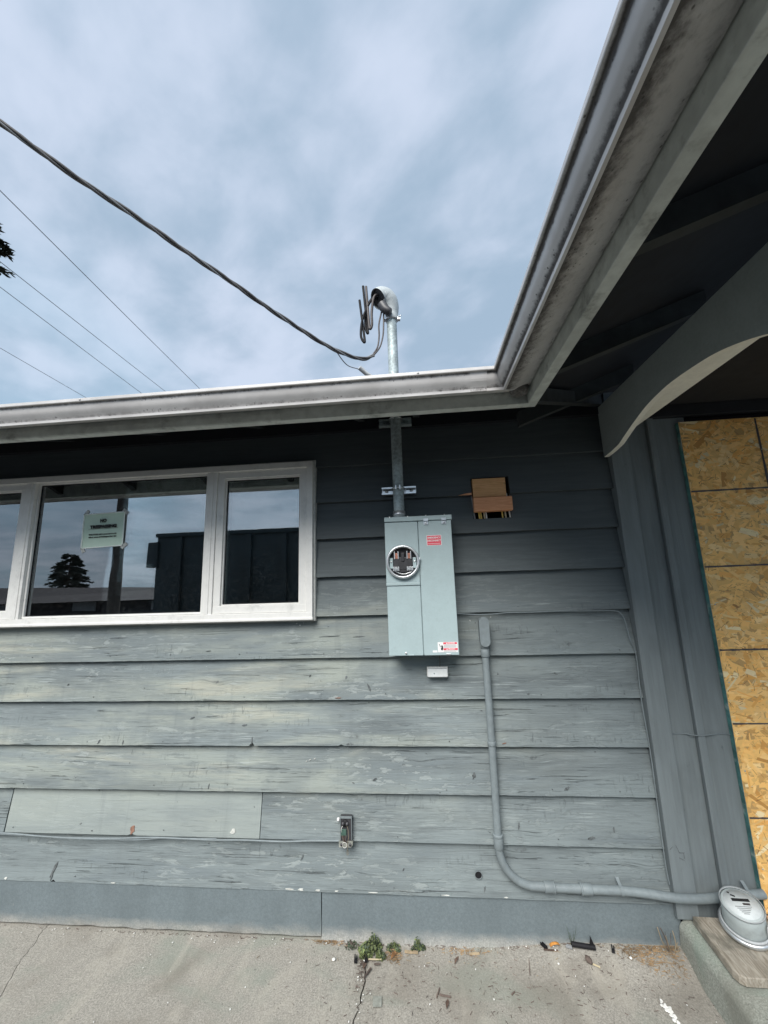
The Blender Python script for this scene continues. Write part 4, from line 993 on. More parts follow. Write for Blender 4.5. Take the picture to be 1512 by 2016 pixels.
cabs = [(0.318, 'wire_grey', 0.0045, 'grey cable at the left end of the siding cut-out'), (0.345, 'yellow_cable', 0.0045, 'leftmost yellow cable in the siding cut-out'), (0.355, 'yellow_cable', 0.0045, 'second yellow cable from the left in the siding cut-out'),
        (0.373, 'beige_cable', 0.0045, 'pale yellow cable left of the dark gap in the siding cut-out'), (0.384, 'white_cable', 0.004, 'white cable just left of the dark gap in the siding cut-out'), (0.472, 'yellow_cable', 0.0045, 'right yellow cable in the siding cut-out'),
        (0.489, 'beige_cable', 0.0045, 'beige cable beside the right yellow cable in the siding cut-out'), (0.513, 'white_cable', 0.0045, 'white cable at the right end of the siding cut-out')]
for x, mt, r, lbl in cabs:
    o = MB().tube(smooth_path([(x-0.006, 0.030, 2.16), (x, 0.022, 2.06), (x+0.004, 0.024, 2.00), (x+0.004, 0.05, 1.93)], 4), r, 8).build('house_cable', mt); tag(o, lbl, 'cable', 'cables in the siding cut-out')

# ================================================================== TERMINAL BLOCK + HOLE
tb = thing('terminal_block', 'opened phone terminal block with loose wires on the lower siding', 'terminal block', (-0.42, 0, 0.41))
M_ = None
MB().bbox(-0.456, -0.396, -0.016, 0.006, 0.430, 0.542, 0.003).build('base_box', 'bakelite', tb)
fl = MB(); fl.bbox(-0.456, -0.396, -0.021, -0.014, 0.534, 0.5425, 0.001); fl.bbox(-0.456, -0.4525, -0.022, -0.014, 0.44, 0.536, 0.001); fl.bbox(-0.3995, -0.396, -0.022, -0.014, 0.44, 0.536, 0.001)
fl.build('rim', 'trim_grey', tb)
o = MB().lathe([(0, 0.006), (0.015, 0.005), (0.017, 0)], Rfacing(-0.430, -0.016, 0.512), 18).build('lug_base', 'black', tb)
for sx in (-1, 1):
    MB().lathe([(0, 0.012), (0.005, 0.012), (0.005, 0.006), (0.0075, 0.006), (0.0075, 0)], Rfacing(-0.430+sx*0.0105, -0.020, 0.513), 12).build('post', 'bakelite', tb)
    MB().lathe([(0, 0.004), (0.006, 0.003), (0.0065, 0)], Rfacing(-0.427+sx*0.022, -0.024, 0.4225), 12).build('bolt', 'bakelite', tb)
MB().prism([(-0.462, 0.410), (-0.402, 0.410), (-0.393, 0.420), (-0.393, 0.435), (-0.462, 0.433)], -0.023, -0.004, 'y').build('mounting_foot', 'pale_metal', tb)
MB().bbox(-0.452, -0.424, -0.022, -0.014, 0.456, 0.487, 0.003).build('green_board', 'pcb', tb)
MB().tube(smooth_path([(-0.419, -0.030, 0.508), (-0.412, -0.036, 0.49), (-0.411, -0.038, 0.46), (-0.417, -0.036, 0.43), (-0.418, -0.03, 0.405), (-0.423, -0.022, 0.385), (-0.419, -0.02, 0.375), (-0.416, -0.022, 0.39), (-0.419, -0.026, 0.405)], 5), 0.0011, 5).build('loose_wire', 'dry_stem', tb)
MB().tube(smooth_path([(-0.441, -0.030, 0.508), (-0.447, -0.036, 0.495), (-0.446, -0.03, 0.48)], 5), 0.0011, 5).build('loose_wire', 'white_cable', tb)
MB().tube([(-0.4325+0.0105*math.cos(a), -0.026, 0.4215+0.0125*math.sin(a)) for a in [2*PI*k/16 for k in range(17)]], 0.0011, 5).build('loose_wire', 'white_cable', tb)
for k in range(5):
    MB().tube(smooth_path([(-0.447+0.006*k, -0.024, 0.462), (-0.44+0.004*k, -0.03-0.002*k, 0.448), (-0.435+0.005*k, -0.024, 0.432)], 4), 0.0013, 5).build('loose_wire', ('bark', 'leaf_brown', 'black', 'bark', 'rubber')[k], tb)
o = MB().bbox(-0.474, -0.461, -0.012, 0.002, 0.517, 0.529, 0.003).build('cable_clip', 'sticker_white'); tag(o, 'tiny white cable clip beside the terminal block', 'clip')
hl = thing('drilled_hole', 'round dark drilled hole low on the siding left of the conduit bend', 'hole', (0.21, 0, 0.293))
MB().lathe([(0.0185, 0.003), (0.0165, 0.0045), (0.0155, 0.003), (0.0155, -0.02)], Rfacing(0.21, 0.005, 0.293), 24).build('rim', 'trim_grey', hl)
MB().lathe([(0, -0.004), (0.0160, -0.004)], Rfacing(0.21, 0.0, 0.293), 24).build('hole_shade', 'black', hl)  # black disc painted as the shade inside the hole

# ================================================================== PARTICLE BOARD OVER THE ENTRY
osb = thing('particle_board', 'yellow oriented strand board sheet nailed over the entry', 'board', (2.0, -0.03, 0.19))
OX0, OX1, OY = 1.450, 2.67, -0.0150
OZ0, OZ1 = 0.19, 2.500
sh = MB().box(OX0, OX1, OY, 0.0095, OZ0, OZ1).build('sheet', 'osb', osb)
at = sh.data.attributes.new('tint', 'FLOAT_COLOR', 'FACE'); at.data.foreach_set('color', [0.55, 0.34, 0.13, 1]*len(sh.data.polygons))
rr = random.Random(11); vs = []; fs = []; cols = []
pal = [(0.90, 0.53, 0.17), (0.92, 0.58, 0.22), (0.86, 0.45, 0.12), (0.92, 0.64, 0.29), (0.62, 0.31, 0.08), (0.91, 0.55, 0.18), (0.45, 0.22, 0.07), (0.84, 0.68, 0.40), (0.70, 0.40, 0.13)]
wts = [12, 12, 6, 4, 0.5, 12, 0.25, 1.6, 1.3]
for i in range(9000):
    cx = rr.uniform(OX0, OX1); cz = rr.uniform(OZ0, OZ1)
    if i > 5600: ln, wd = rr.uniform(0.005, 0.032), rr.uniform(0.0008, 0.003); c = rr.choice([(0.30, 0.14, 0.05), (0.40, 0.20, 0.07), (0.24, 0.11, 0.05), (0.5, 0.28, 0.09)])
    else: ln, wd = rr.uniform(0.03, 0.12), rr.uniform(0.008, 0.034); c = rr.choices(pal, wts)[0]
    a = rr.gauss(0, 0.75) if rr.random() < 0.8 else rr.uniform(0, PI)
    ca, sa = math.cos(a), math.sin(a); y = OY-0.0004-0.0011*(i/9000)
    sk = rr.uniform(-0.4, 0.4)*wd; tp = rr.uniform(0.45, 1.0)
    q = [(-ln/2, -wd/2*tp), (ln/2+sk, -wd/2), (ln/2-sk, wd/2*rr.uniform(0.4, 1)), (-ln/2+sk, wd/2)]
    P = [(cx+u*ca-v*sa, cz+u*sa+v*ca) for u, v in q]
    P = [(min(max(x, OX0+0.001), OX1-0.001), min(max(z, OZ0+0.001), OZ1-0.001)) for x, z in P]
    b = len(vs); vs += [(x, y-rr.uniform(0, 0.0003), z) for x, z in P]; fs.append((b, b+1, b+2, b+3))
    j = rr.uniform(0.84, 1.10); cols += [c[0]*j, c[1]*j, c[2]*j, 1]
me = bpy.data.meshes.new('flakes'); me.from_pydata(vs, [], fs); me.materials.append(MATS['osb'])
at = me.attributes.new('tint', 'FLOAT_COLOR', 'FACE'); at.data.foreach_set('color', cols)
fo = link_mesh('flakes', me, osb); fo['kind'] = 'stuff'
def print_line(pts, wv, seed):
    r2 = random.Random(seed); mb = MB(); q = []
    n = 60
    for k in range(n+1):
        t = k/n; x = pts[0][0]+(pts[1][0]-pts[0][0])*t; z = pts[0][1]+(pts[1][1]-pts[0][1])*t
        w_ = wv*(0.75+0.5*r2.random())
        if abs(pts[1][0]-pts[0][0]) > 0.1: q += [(x, OY-0.0021, z-w_), (x, OY-0.0021, z+w_)]
        else: q += [(x-w_, OY-0.0021, z), (x+w_, OY-0.0021, z)]
    mb.add(q, [(2*i, 2*i+1, 2*i+3, 2*i+2) for i in range(n)]); mb.build('printed_line', 'rubber', osb)
for k, z in enumerate((2.112, 1.716, 1.309, 0.973, 0.573)): print_line(((OX0+0.003, z-0.004), (OX1-0.003, z+0.004)), 0.0042 if k < 3 else 0.0034, 20+k)
print_line(((1.838, OZ0+0.01), (1.838, OZ1-0.005)), 0.0055, 31)
MB().box(OX0-0.0016, OX0-0.0003, OY-0.0005, 0.0090, OZ0, OZ1-0.001).build('painted_edge', 'teal', osb)
for z in (0.35, 0.75, 1.14, 1.51, 1.9, 2.3):
    for x in (OX0+0.02, 1.84): MB().lathe([(0, 0.001), (0.003, 0.0008), (0.0035, 0)], Rfacing(x, OY-0.0020, z+0.01*x), 8).build('nail', 'galv', osb)
o = MB().bbox(1.44, 2.7, -0.075, -0.018, 0.1565, 0.1895, 0.003).build('threshold_board', 'new_wood'); tag(o, 'new orange wood strip at the foot of the particle board', 'wood strip')

# ================================================================== STEP CLUTTER
pkM = Matrix.Translation((1.131, -0.035, 0.1575)) @ Matrix.Rotation(math.radians(-1.5), 4, 'Z')
mb = MB(); pts = [(0, 0), (-0.006, -0.235), (0.002, -0.258), (0.018, -0.27), (0.55, -0.262), (0.55, 0.0)]
vs = [pkM @ Vector((x, y, 0)) for x, y in pts]+[pkM @ Vector((x+0.001, y, 0.026)) for x, y in pts]+[pkM @ Vector((x+(0.004 if x < 0.1 else 0), y*0.985-0.002, 0.029)) for x, y in pts]
n = len(pts); fs = [tuple(range(n-1, -1, -1)), tuple(range(2*n, 3*n))]
fs = [tuple(range(n)), tuple(range(3*n-1, 2*n-1, -1))]+[(a*n+i, a*n+n+i, a*n+n+(i+1) % n, a*n+(i+1) % n) for a in (0, 1) for i in range(n)]
o = mb.add(vs, fs).build('plank', 'plank'); tag(o, 'short grey weathered plank lying on the porch step under the meter', 'plank')
mt = thing('electric_meter', 'removed round glass electric meter lying face up on the plank', 'electric meter', (1.285, -0.115, 0.19))
MM = Matrix.Translation((1.290, -0.118, 0.212)) @ Matrix.Rotation(math.radians(13), 4, 'X') @ Matrix.Rotation(math.radians(-7), 4, 'Y')
MB().lathe([(0.0, -0.004), (0.076, -0.004), (0.085, 0.0), (0.0865, 0.006), (0.0865, 0.012), (0.081, 0.016), (0.0, 0.016)], MM, 48).build('base_rim', 'alu', mt)
MB().lathe([(0.0715, 0.016), (0.071, 0.060), (0.070, 0.098), (0.064, 0.103), (0.0, 0.103)], MM, 48).build('inner_body', 'meter_grey', mt)
MB().lathe([(0.0775, 0.0165), (0.0765, 0.060), (0.0745, 0.104), (0.071, 0.112), (0.062, 0.1155), (0.0, 0.1165)], MM, 48).build('glass_cover', 'dome', mt)
def on_face(x0, x1, y0, y1, name, mat, parent, a=0, z=0.1032):
    return MB().box(x0, x1, y0, y1, z, z+0.0006, MM @ Rz(a)).build(name, mat, parent)
face = MB().lathe([(0.0, 0.1030), (0.060, 0.1030), (0.060, 0.1034), (0.0, 0.1034)], MM, 40).build('dial_face', 'white_plastic', mt)
MB().lathe([(0.0712, 0.100), (0.0735, 0.100), (0.0735, 0.106), (0.0712, 0.106)], MM, 48).build('cover_rim', 'wire_light', mt)
MB().lathe([(0.0755, 0.017), (0.0805, 0.017), (0.0805, 0.024), (0.0755, 0.026)], MM, 48).build('cover_flange', 'wire_light', mt)
on_face(-0.028, 0.036, 0.010, 0.022, 'display', 'ink', mt, -8, 0.1036)
on_face(-0.044, -0.036, 0.030, 0.036, 'mark', 'ink', mt, -30, 0.1036); on_face(-0.036, -0.020, 0.020, 0.026, 'mark', 'ink', mt, -35, 0.1036)
for k in range(5): on_face(-0.03+0.004*k, 0.03-0.006*k, -0.012-0.007*k, -0.0095-0.007*k, 'fine_print', 'wire_grey', mt, -8, 0.1036)
on_face(0.004, 0.03, -0.004, 0.004, 'mark', 'rubber', mt, -8, 0.1037)
lab = MB(); q = []
for k in range(7):
    a = math.radians(-62+6.0*k)
    for z in (0.036, 0.078): q.append(MM @ Vector((0.0782*math.cos(a), 0.0782*math.sin(a), z)))
lab.add(q, [(2*i, 2*i+2, 2*i+3, 2*i+1) for i in range(6)], True); lo = lab.build('paper_label', 'sticker_white', mt)
for k in range(5):
    a = math.radians(-56+5.0*k); q = []
    for z in (0.044, 0.068):
        for da in (-0.012, 0.012): q.append(MM @ Vector((0.0786*math.cos(a+da), 0.0786*math.sin(a+da), z)))
    MB().add(q, [(0, 1, 3, 2)]).build('barcode_bar', 'wire_grey', lo)
for (x, y) in ((-0.032, 0.03), (0.032, 0.03), (-0.032, -0.03), (0.032, -0.03)):
    MB().box(x-0.003, x+0.003, y-0.010, y+0.010, -0.022, -0.004, MM).build('blade', 'black', mt)

# ================================================================== WEEDS AND LITTER
def leaf_clump(name, label, x, y, r, h, n, mats, seed, leaf=0.010):
    r2 = random.Random(seed); t = thing(name, label, 'weed', (x, y, 0), 'weeds at the foot of the wall')
    lobes = [(-0.12*r, 0.2*r, 0.55*r, h)]+[(r2.uniform(-.75, .75)*r, r2.uniform(-.5, .3)*r, r2.uniform(.2, .45)*r, h*r2.uniform(.3, .75)) for _ in range(7)]
    for mi, mtl in enumerate(mats):
        mb = MB()
        for i in range(n if mi == 0 else n//2):
            lx, ly, lr, lh = lobes[r2.randrange(len(lobes))]; a = r2.uniform(0, 2*PI); q = math.sqrt(r2.random())*lr; hh = lh*(1-(q/lr)**1.3)*r2.uniform(0.1, 1.0)
            p = Vector((x+lx+q*math.cos(a), min(y+ly+q*math.sin(a)*0.7, -0.004), ground_h(x, y)+max(0.003, hh)))
            s = leaf*r2.uniform(0.5, 1.2); M = Matrix.Translation(p) @ Matrix.Rotation(r2.uniform(0, 2*PI), 4, 'Z') @ Matrix.Rotation(r2.uniform(-1.1, 0.9), 4, 'X')
            pts = [(0, -s*.5, 0), (s*.45, -s*.15, s*.12), (s*.32, s*.4, s*.05), (0, s*.7, -s*.1), (-s*.32, s*.4, s*.05), (-s*.45, -s*.15, s*.12)]
            mb.add([M @ Vector(v) for v in pts], [(0, 1, 2, 3), (0, 3, 4, 5)])
        o = mb.build('foliage', mtl, t); o['kind'] = 'stuff'
    sm = MB()
    for i in range(9):
        a = r2.uniform(0, 2*PI); q = r*0.5*r2.random()
        sm.tube([(x, y-0.005, 0.0), (x+q*math.cos(a)*.5, min(y+q*math.sin(a)*.3, -0.004), h*.3), (x+q*math.cos(a), min(y+q*math.sin(a)*.5, -0.004), h*.65)], 0.0010, 4)
    sm.build('stem', mats[-1], t)
leaf_clump('weed_clump', 'largest bushy green weed growing against the foundation', -0.290, -0.036, 0.072, 0.064, 900, ('leaf_green', 'leaf_dark'), 1)
leaf_clump('weed_clump', 'small round dark green weed right of the large one', -0.092, -0.020, 0.036, 0.060, 230, ('leaf_dark', 'leaf_green'), 2, 0.008)
leaf_clump('weed_clump', 'low dark weed sprig trailing left of the large one', -0.405, -0.016, 0.040, 0.022, 90, ('leaf_dark', 'bark'), 3, 0.007)
leaf_clump('weed_clump', 'low dark sprig touching the right side of the large weed', -0.205, -0.022, 0.036, 0.036, 120, ('leaf_dark', 'leaf_green'), 4, 0.008)
gr = thing('grass_tuft', 'thin grass blades rising behind the black plastic tube', 'grass', (0.605, -0.02, 0.03))
for k, (tx, tz) in enumerate(((0.588, 0.115), (0.635, 0.110), (0.603, 0.085), (0.620, 0.09), (0.595, 0.075))):
    MB().tube(smooth_path([(0.603+0.003*k, -0.016, 0.03), (0.5*(0.603+tx)+0.004, -0.014, 0.03+(tz-0.03)*.55), (tx, -0.010, tz)], 4), [0.0009]*6+[0.0007, 0.0005, 0.0003], 4).build('blade', 'leaf_dark', gr)
ds = thing('dry_stems', 'dead dry stems rooted in the corner between foundation and step', 'dead plant', (1.045, -0.02, 0.04))
rr = random.Random(5)
for k in range(11):
    x = 1.03+rr.uniform(-0.02, 0.025); tx = x+rr.uniform(-0.04, 0.025); h = rr.uniform(0.03, 0.10)
    MB().tube(smooth_path([(x, -0.022, 0.03), ((x+tx)/2+rr.uniform(-.008, .008), -0.026, 0.03+h*.5), (tx, -0.016+rr.uniform(-.012, 0), 0.03+h)], 3), rr.uniform(0.0007, 0.0022), 5).build('stem', rr.choice(['dry_stem', 'dry_stem', 'bark']), ds)
def litter_straw(n, boxes, seed, mat, name, label):
    r2 = random.Random(seed); mb = MB()
    for i in range(n):
        cx, cy, sx, sy = r2.choice(boxes); x = r2.gauss(cx, sx); y = min(r2.gauss(cy, sy), -0.003)
        a = r2.uniform(0, PI); l = r2.uniform(0.003, 0.022); z = ground_h(x, y)+r2.uniform(0.001, 0.005)
        d = Vector((math.cos(a), math.sin(a)*0.7, r2.uniform(-.12, .12)))*l*.5
        p = Vector((x, y, z)); p1 = p-d; p2 = p+d; p1.y = min(p1.y, -0.002); p2.y = min(p2.y, -0.002)
        mb.tube([p1, p2], r2.uniform(0.0005, 0.0014), 3, smooth=False)
    o = mb.build(name, mat); tag(o, label, 'litter', kind='stuff')
litter_straw(900, [(0.93, -0.06, 0.035, 0.025), (0.86, -0.035, 0.04, 0.015), (0.96, -0.02, 0.05, 0.012), (1.02, -0.035, 0.02, 0.04), (0.14, -0.022, 0.06, 0.010), (-0.20, -0.06, 0.02, 0.02), (-0.52, -0.008, 0.04, 0.008)], 21, 'straw', 'pine_needle_litter', 'orange brown needle litter drifted along the foundation and step corner')
litter_straw(700, [(-0.345, -0.10, 0.008, 0.05), (0.3, -0.01, 0.5, 0.01), (-0.9, -0.006, 0.7, 0.004), (0.3, -0.15, 0.5, 0.1), (0.5, -0.12, 0.4, 0.1), (-0.1, -0.2, 0.3, 0.1)], 22, 'bark', 'twig_litter', 'dark bits of twig scattered in the slab crack and on the concrete')
litter_straw(130, [(0.8, -0.01, 0.2, 0.008), (1.0, -0.03, 0.04, 0.02), (0.0, -0.06, 0.5, 0.03)], 23, 'dry_stem', 'straw_litter', 'pale straw bits scattered along the foot of the foundation')
r2 = random.Random(31); mb = MB()
for i in range(100):
    q = r2.random()
    if q < 0.18: x, y = r2.gauss(-0.345, 0.02), -r2.uniform(0.04, 0.42)
    elif q < 0.65: x, y = r2.uniform(-2.2, 1.0), -abs(r2.gauss(0.01, 0.02))-0.004
    else: x, y = r2.uniform(-1.5, 1.05), -r2.uniform(0.02, 0.42)
    s = r2.uniform(0.0007, 0.0022); z = ground_h(x, y)+0.004+s*.4
    M = Matrix.Translation((x, y, z)) @ Matrix.Rotation(r2.uniform(0, 6), 4, 'Z') @ Matrix.Rotation(r2.uniform(-.5, .5), 4, 'X')
    mb.bbox(-s*1.4, s*1.4, -s, s, -s*.5, s*.5, s*.2, M)
o = mb.build('paint_chips', 'chip'); tag(o, 'tiny white paint chips sprinkled over the concrete', 'chips', kind='stuff')
def place(mb_fn, x, y, rz=0, tilt=0, dz=0.0):
    return Matrix.Translation((x, y, ground_h(x, y)+0.0035+dz)) @ Rz(rz) @ Matrix.Rotation(math.radians(tilt), 4, 'X')
def clip_shape(M, s=1.0):
    mb = MB(); mb.bbox(-0.0065*s, -0.002*s, -0.018*s, 0.016*s, 0, 0.012*s, 0.0015, M); mb.bbox(0.002*s, 0.0065*s, -0.018*s, 0.012*s, 0, 0.012*s, 0.0015, M); mb.bbox(-0.006*s, 0.006*s, -0.018*s, -0.004*s, 0.001, 0.011*s, 0.0015, M)
    return mb
o = clip_shape(place(0, -0.374, -0.092, 4)).build('black_clip', 'black'); tag(o, 'left one of two black plastic clips near the slab crack', 'clip', 'black plastic clips')
o = clip_shape(place(0, -0.329, -0.086, 14)).build('black_clip', 'black'); tag(o, 'right one of two black plastic clips touching the pale stick', 'clip', 'black plastic clips')
def stick(x, y, l, wd, th, rz, mat, label, name='wood_stick', cat='stick'):
    M = place(0, x, y, rz); mb = MB(); pts = []
    n = 6
    for k in range(n+1):
        t = k/n; ww = wd*(0.8+0.3*noise.noise(Vector((t*4, x*50, y*50))))
        pts.append((-l/2+l*t, ww, wd*0.25*noise.noise(Vector((t*3, x*20, 3)))))
    up_ = [(a, c+b/2) for a, b, c in pts]; dn = [(a, c-b/2) for a, b, c in reversed(pts)]
    q = up_+dn; m_ = len(q)
    vs = [M @ Vector((a, b, 0)) for a, b in q]+[M @ Vector((a*0.99, b*0.85, th)) for a, b in q]
    mb.add(vs, [tuple(range(m_)), tuple(range(2*m_-1, m_-1, -1))]+[(i, m_+i, m_+(i+1) % m_, (i+1) % m_) for i in range(m_)])
    o = mb.build(name, mat); tag(o, label, cat); return o
stick(-0.288, -0.086, 0.062, 0.005, 0.003, 2, 'beige_cable', 'thin pale stick beside the black clips')
stick(-0.123, -0.044, 0.062, 0.012, 0.006, -4, 'tan_wood', 'tan wood sliver below the small round weed')
stick(0.165, -0.036, 0.045, 0.010, 0.005, 3, 'tan_wood', 'pale wood chip lying in the needle litter')
stick(-0.275, -0.108, 0.026, 0.008, 0.004, 8, 'bark', 'dark bark bit just below the pale stick')
stick(-0.312, -0.150, 0.050, 0.009, 0.005, 60, 'bark', 'grey bark strip beside the slab crack')
stick(0.020, -0.226, 0.048, 0.007, 0.004, -8, 'bark', 'brown twig lying flat in a little cross')
stick(-0.008, -0.215, 0.042, 0.006, 0.004, 70, 'bark', 'short upright twig of the little brown cross')
stick(0.396, -0.086, 0.085, 0.004, 0.003, 78, 'bark', 'long thin twig pointing away from the wall')
stick(0.508, -0.030, 0.062, 0.007, 0.004, -2, 'leaf_brown', 'brown twig below the orange scrap')
stick(0.672, -0.082, 0.048, 0.006, 0.004, -28, 'beige_cable', 'pale stub sticking out from the dark bark lump')
stick(0.30, -0.20, 0.02, 0.006, 0.004, 40, 'bark', 'small dark twig bit in the open concrete')
def leafy(x, y, l, wd, rz, mat, label):
    M = place(0, x, y, rz); mb = MB(); vs = []; n = 8
    for k in range(n+1):
        t = k/n; w_ = wd*math.sin(PI*min(max(t*0.95+0.03, 0), 1))**0.8
        for s in (-1, 0, 1): vs.append(M @ Vector((l*(t-.5), s*w_/2, (0.004 if s else 0.0)+0.003*math.sin(t*5))))
    mb.add(vs, [(3*i+k, 3*i+3+k, 3*i+4+k, 3*i+1+k) for i in range(n) for k in range(2)], True)
    o = mb.build('dead_leaf', mat); tag(o, label, 'leaf', 'dead leaves on the concrete'); return o
leafy(0.081, -0.070, 0.046, 0.012, 65, 'leaf_brown', 'narrow curled brown leaf below the needle litter')
leafy(0.027, -0.256, 0.040, 0.014, 80, 'leaf_brown', 'reddish brown leaf below the twig cross')
leafy(-0.200, -0.058, 0.055, 0.020, 60, 'rust_leaf', 'rusty orange leaf scrap right of the large weed')
leafy(-0.33, -0.118, 0.032, 0.016, 80, 'leaf_brown', 'brown leaf scrap in the crack below the black clips')
o = MB().bbox(-0.018, 0.018, -0.020, 0.020, 0, 0.0012, 0.0004, place(0, -0.257, -0.262, 4)).build('paper_scrap', 'pale_metal'); tag(o, 'square pale paper scrap flat on the concrete', 'paper')
# black pieces at the right
o = clip_shape(place(0, 0.482, -0.012, 35), 0.95).build('black_clip', 'black'); tag(o, 'black plastic stub left of the orange scrap', 'clip', 'black plastic clips')
mb = MB(); M = place(0, 0.532, -0.010, 10); vs = []
for j in range(5):
    for i in range(13):
        a = PI*(i/12); b = -0.7+1.4*j/4; vs.append(M @ Vector((0.023*math.cos(a), 0.012*math.sin(b), 0.013*math.sin(a)*math.cos(b))))
mb.add(vs, [(j*13+i, j*13+i+1, (j+1)*13+i+1, (j+1)*13+i) for j in range(4) for i in range(12)], True)
o = mb.build('orange_scrap', 'orange_peel'); tag(o, 'curled orange brown scrap between two black plastic bits', 'scrap')
o = clip_shape(place(0, 0.590, -0.022, 70), 0.8).build('grey_clip', 'wire_grey'); tag(o, 'small grey wire clip at the end of the black tube', 'clip')
tbk = thing('black_tube', 'black plastic tube with a pointed flap by the foundation', 'tube', (0.65, -0.02, 0.03))
MB().tube([(0.603, -0.022, 0.050), (0.65, -0.026, 0.048), (0.702, -0.030, 0.046)], 0.0095, 14).build('tube_body', 'black', tbk)
MB().prism([(0.682, 0.05), (0.702, 0.05), (0.687, 0.086)], -0.026, -0.021, 'y').build('flap', 'black', tbk)
o = clip_shape(place(0, 0.778, -0.030, -20), 0.95).build('black_clip', 'black'); tag(o, 'black plastic stub lying right of the black tube', 'clip', 'black plastic clips')
mb = MB(); M = place(0, 0.655, -0.072, 105); vs = []
for j in range(9):
    for i in range(10):
        a = 2*PI*i/10; t = j/8; r = 0.0125*math.sin(PI*min(max(t, 0.04), 0.96))**0.7*(1+0.25*noise.noise(Vector((i*1.7, j*1.3, 2))))
        vs.append(M @ Vector((0.042*(t-.5), r*math.cos(a), 0.008+0.75*r*math.sin(a))))
mb.add(vs, [(j*10+i, j*10+(i+1) % 10, (j+1)*10+(i+1) % 10, (j+1)*10+i) for j in range(8) for i in range(10)])
o = mb.build('bark_lump', 'bark'); tag(o, 'dark oval bark lump on the concrete below the black tube', 'bark')
def pebble(x, y, s, label, seed):
    bm = bmesh.new(); bmesh.ops.create_icosphere(bm, subdivisions=2, radius=s)
    for v in bm.verts: v.co *= 1+0.25*noise.noise(v.co/s+Vector((seed, 0, 0))); v.co.z *= 0.6
    me = bpy.data.meshes.new('pebble'); bm.transform(place(0, x, y, seed*40, 0, s*.4)); bm.to_mesh(me); bm.free(); me.materials.append(MATS['chip'])
    o = link_mesh('white_pebble', me, None); tag(o, label, 'pebble', 'white pebbles on the concrete')
pebble(0.839, -0.056, 0.006, 'largest white pebble, in the needle litter by the step', 1)
pebble(0.523, -0.080, 0.0045, 'white pebble alone on the concrete below the orange scrap', 2)
pebble(-0.475, -0.098, 0.0075, 'chalky white stone left of the black clips', 3)
pebble(0.527, -0.030, 0.004, 'tiny white pebble just below the orange scrap', 4)
# white splatter near the step
mb = MB(); r2 = random.Random(8)
for k in range(46):
    t = r2.random(); x = 0.880+0.020*t+r2.gauss(0, 0.006); y = -0.205-0.055*t+r2.gauss(0, 0.007)
    s = r2.uniform(0.002, 0.007); M = place(0, x, y, r2.uniform(0, 360), 0, 0.0)
    q = []
    m_ = 7
    for i in range(m_): a = 2*PI*i/m_; q.append((s*math.cos(a)*r2.uniform(.6, 1.2), s*math.sin(a)*r2.uniform(.6, 1.2)))
    vs = [M @ Vector((a, b, -0.001)) for a, b in q]+[M @ Vector((a*.8, b*.8, r2.uniform(0.0012, 0.003))) for a, b in q]
    mb.add(vs, [tuple(range(m_, 2*m_))]+[(i, (i+1) % m_, m_+(i+1) % m_, m_+i) for i in range(m_)])
o = mb.build('paint_splatter', 'chip'); tag(o, 'white paint splatter on the concrete beside the porch step', 'splatter')

# ================================================================== SURROUNDINGS (sky lines, tree; seen also in the glass)
lines = [((-7.863, 3.467), (-8.386, 11.232), 9.5), ((-9.625, 4.964), (-9.841, 11.34), 9.5), ((-10.452, 5.667), (-10.858, 11.396), 9.5), ((-13.134, 7.946), (-13.264, 11.24), 9.5)]
llb = ['topmost thin overhead wire crossing the sky at left', 'second thin overhead wire from the top at left', 'third thin overhead wire from the top at left', 'lowest thin overhead wire just above the roof at left']
for k, (a, b, z) in enumerate(lines):
    d = Vector((b[0]-a[0], b[1]-a[1], 0)).normalized(); p = Vector((a[0], a[1], z)); pts = []
    for s in range(-9, 13): q = p+d*(s*4.0); pts.append((q.x, q.y, z+0.0006*(s*4-4)**2-0.01))
    o = MB().tube(pts, 0.009, 6).build('power_line', 'wire_grey'); tag(o, llb[k], 'power line', 'overhead wires in the sky')
pole = thing('utility_pole', 'dark wooden utility pole reflected in the window glass', 'utility pole', (-9.0, -8.65, 0))
MB().tube([(-9.0, -8.65, -0.02), (-9.0, -8.65, 11.0)], [0.165, 0.115], 16).build('pole', 'pole_wood', pole)
MB().bbox(-10.2, -7.8, -8.85, -8.76, 10.2, 10.33, 0.01).build('crossarm', 'pole_wood', pole)
for x in (-10.1, -9.5, -8.5, -7.9): MB().lathe([(0.03, 0), (0.05, 0.05), (0.03, 0.1), (0.045, 0.14), (0, 0.17)], Matrix.Translation((x, -8.80, 10.33)), 10).build('insulator', 'wire_light', pole)
# dark container opposite, mirrored in the glass
ct = thing('steel_container', 'dark green steel container mirrored in the right window panes', 'container', (-2.0, -6.2, 0))
CX0, CX1, CY0, CY1, CZ = -5.15, 1.4, -7.4, -5.0, 2.72
MB().box(CX0, CX1, CY0, CY1, 0.15, CZ).build('body', 'dark_green', ct)
MB().bbox(CX0-0.02, CX1+0.02, CY1-0.06, CY1+0.05, CZ-0.03, CZ+0.05, 0.01).build('top_rail', 'dark_green', ct)
MB().bbox(CX0-0.16, CX0+0.05, CY1-0.1, CY1+0.06, CZ-0.62, CZ-0.12, 0.02).build('corner_lug', 'dark_green', ct)
for k in range(9):
    x = CX0+0.5+0.7*k
    MB().bbox(x-0.05, x+0.05, CY1+0.001, CY1+0.07, 0.2, CZ-0.04, 0.01).build('rib', 'dark_green', ct)
for k in range(4):
    x = (CX0+0.6, CX0+2.0, CX1-2.0, CX1-0.6)[k]
    MB().bbox(x-0.12, x+0.12, CY0+0.2, CY1-0.2, -0.02, 0.149, 0.01).build('skid', 'dark_matte', ct)
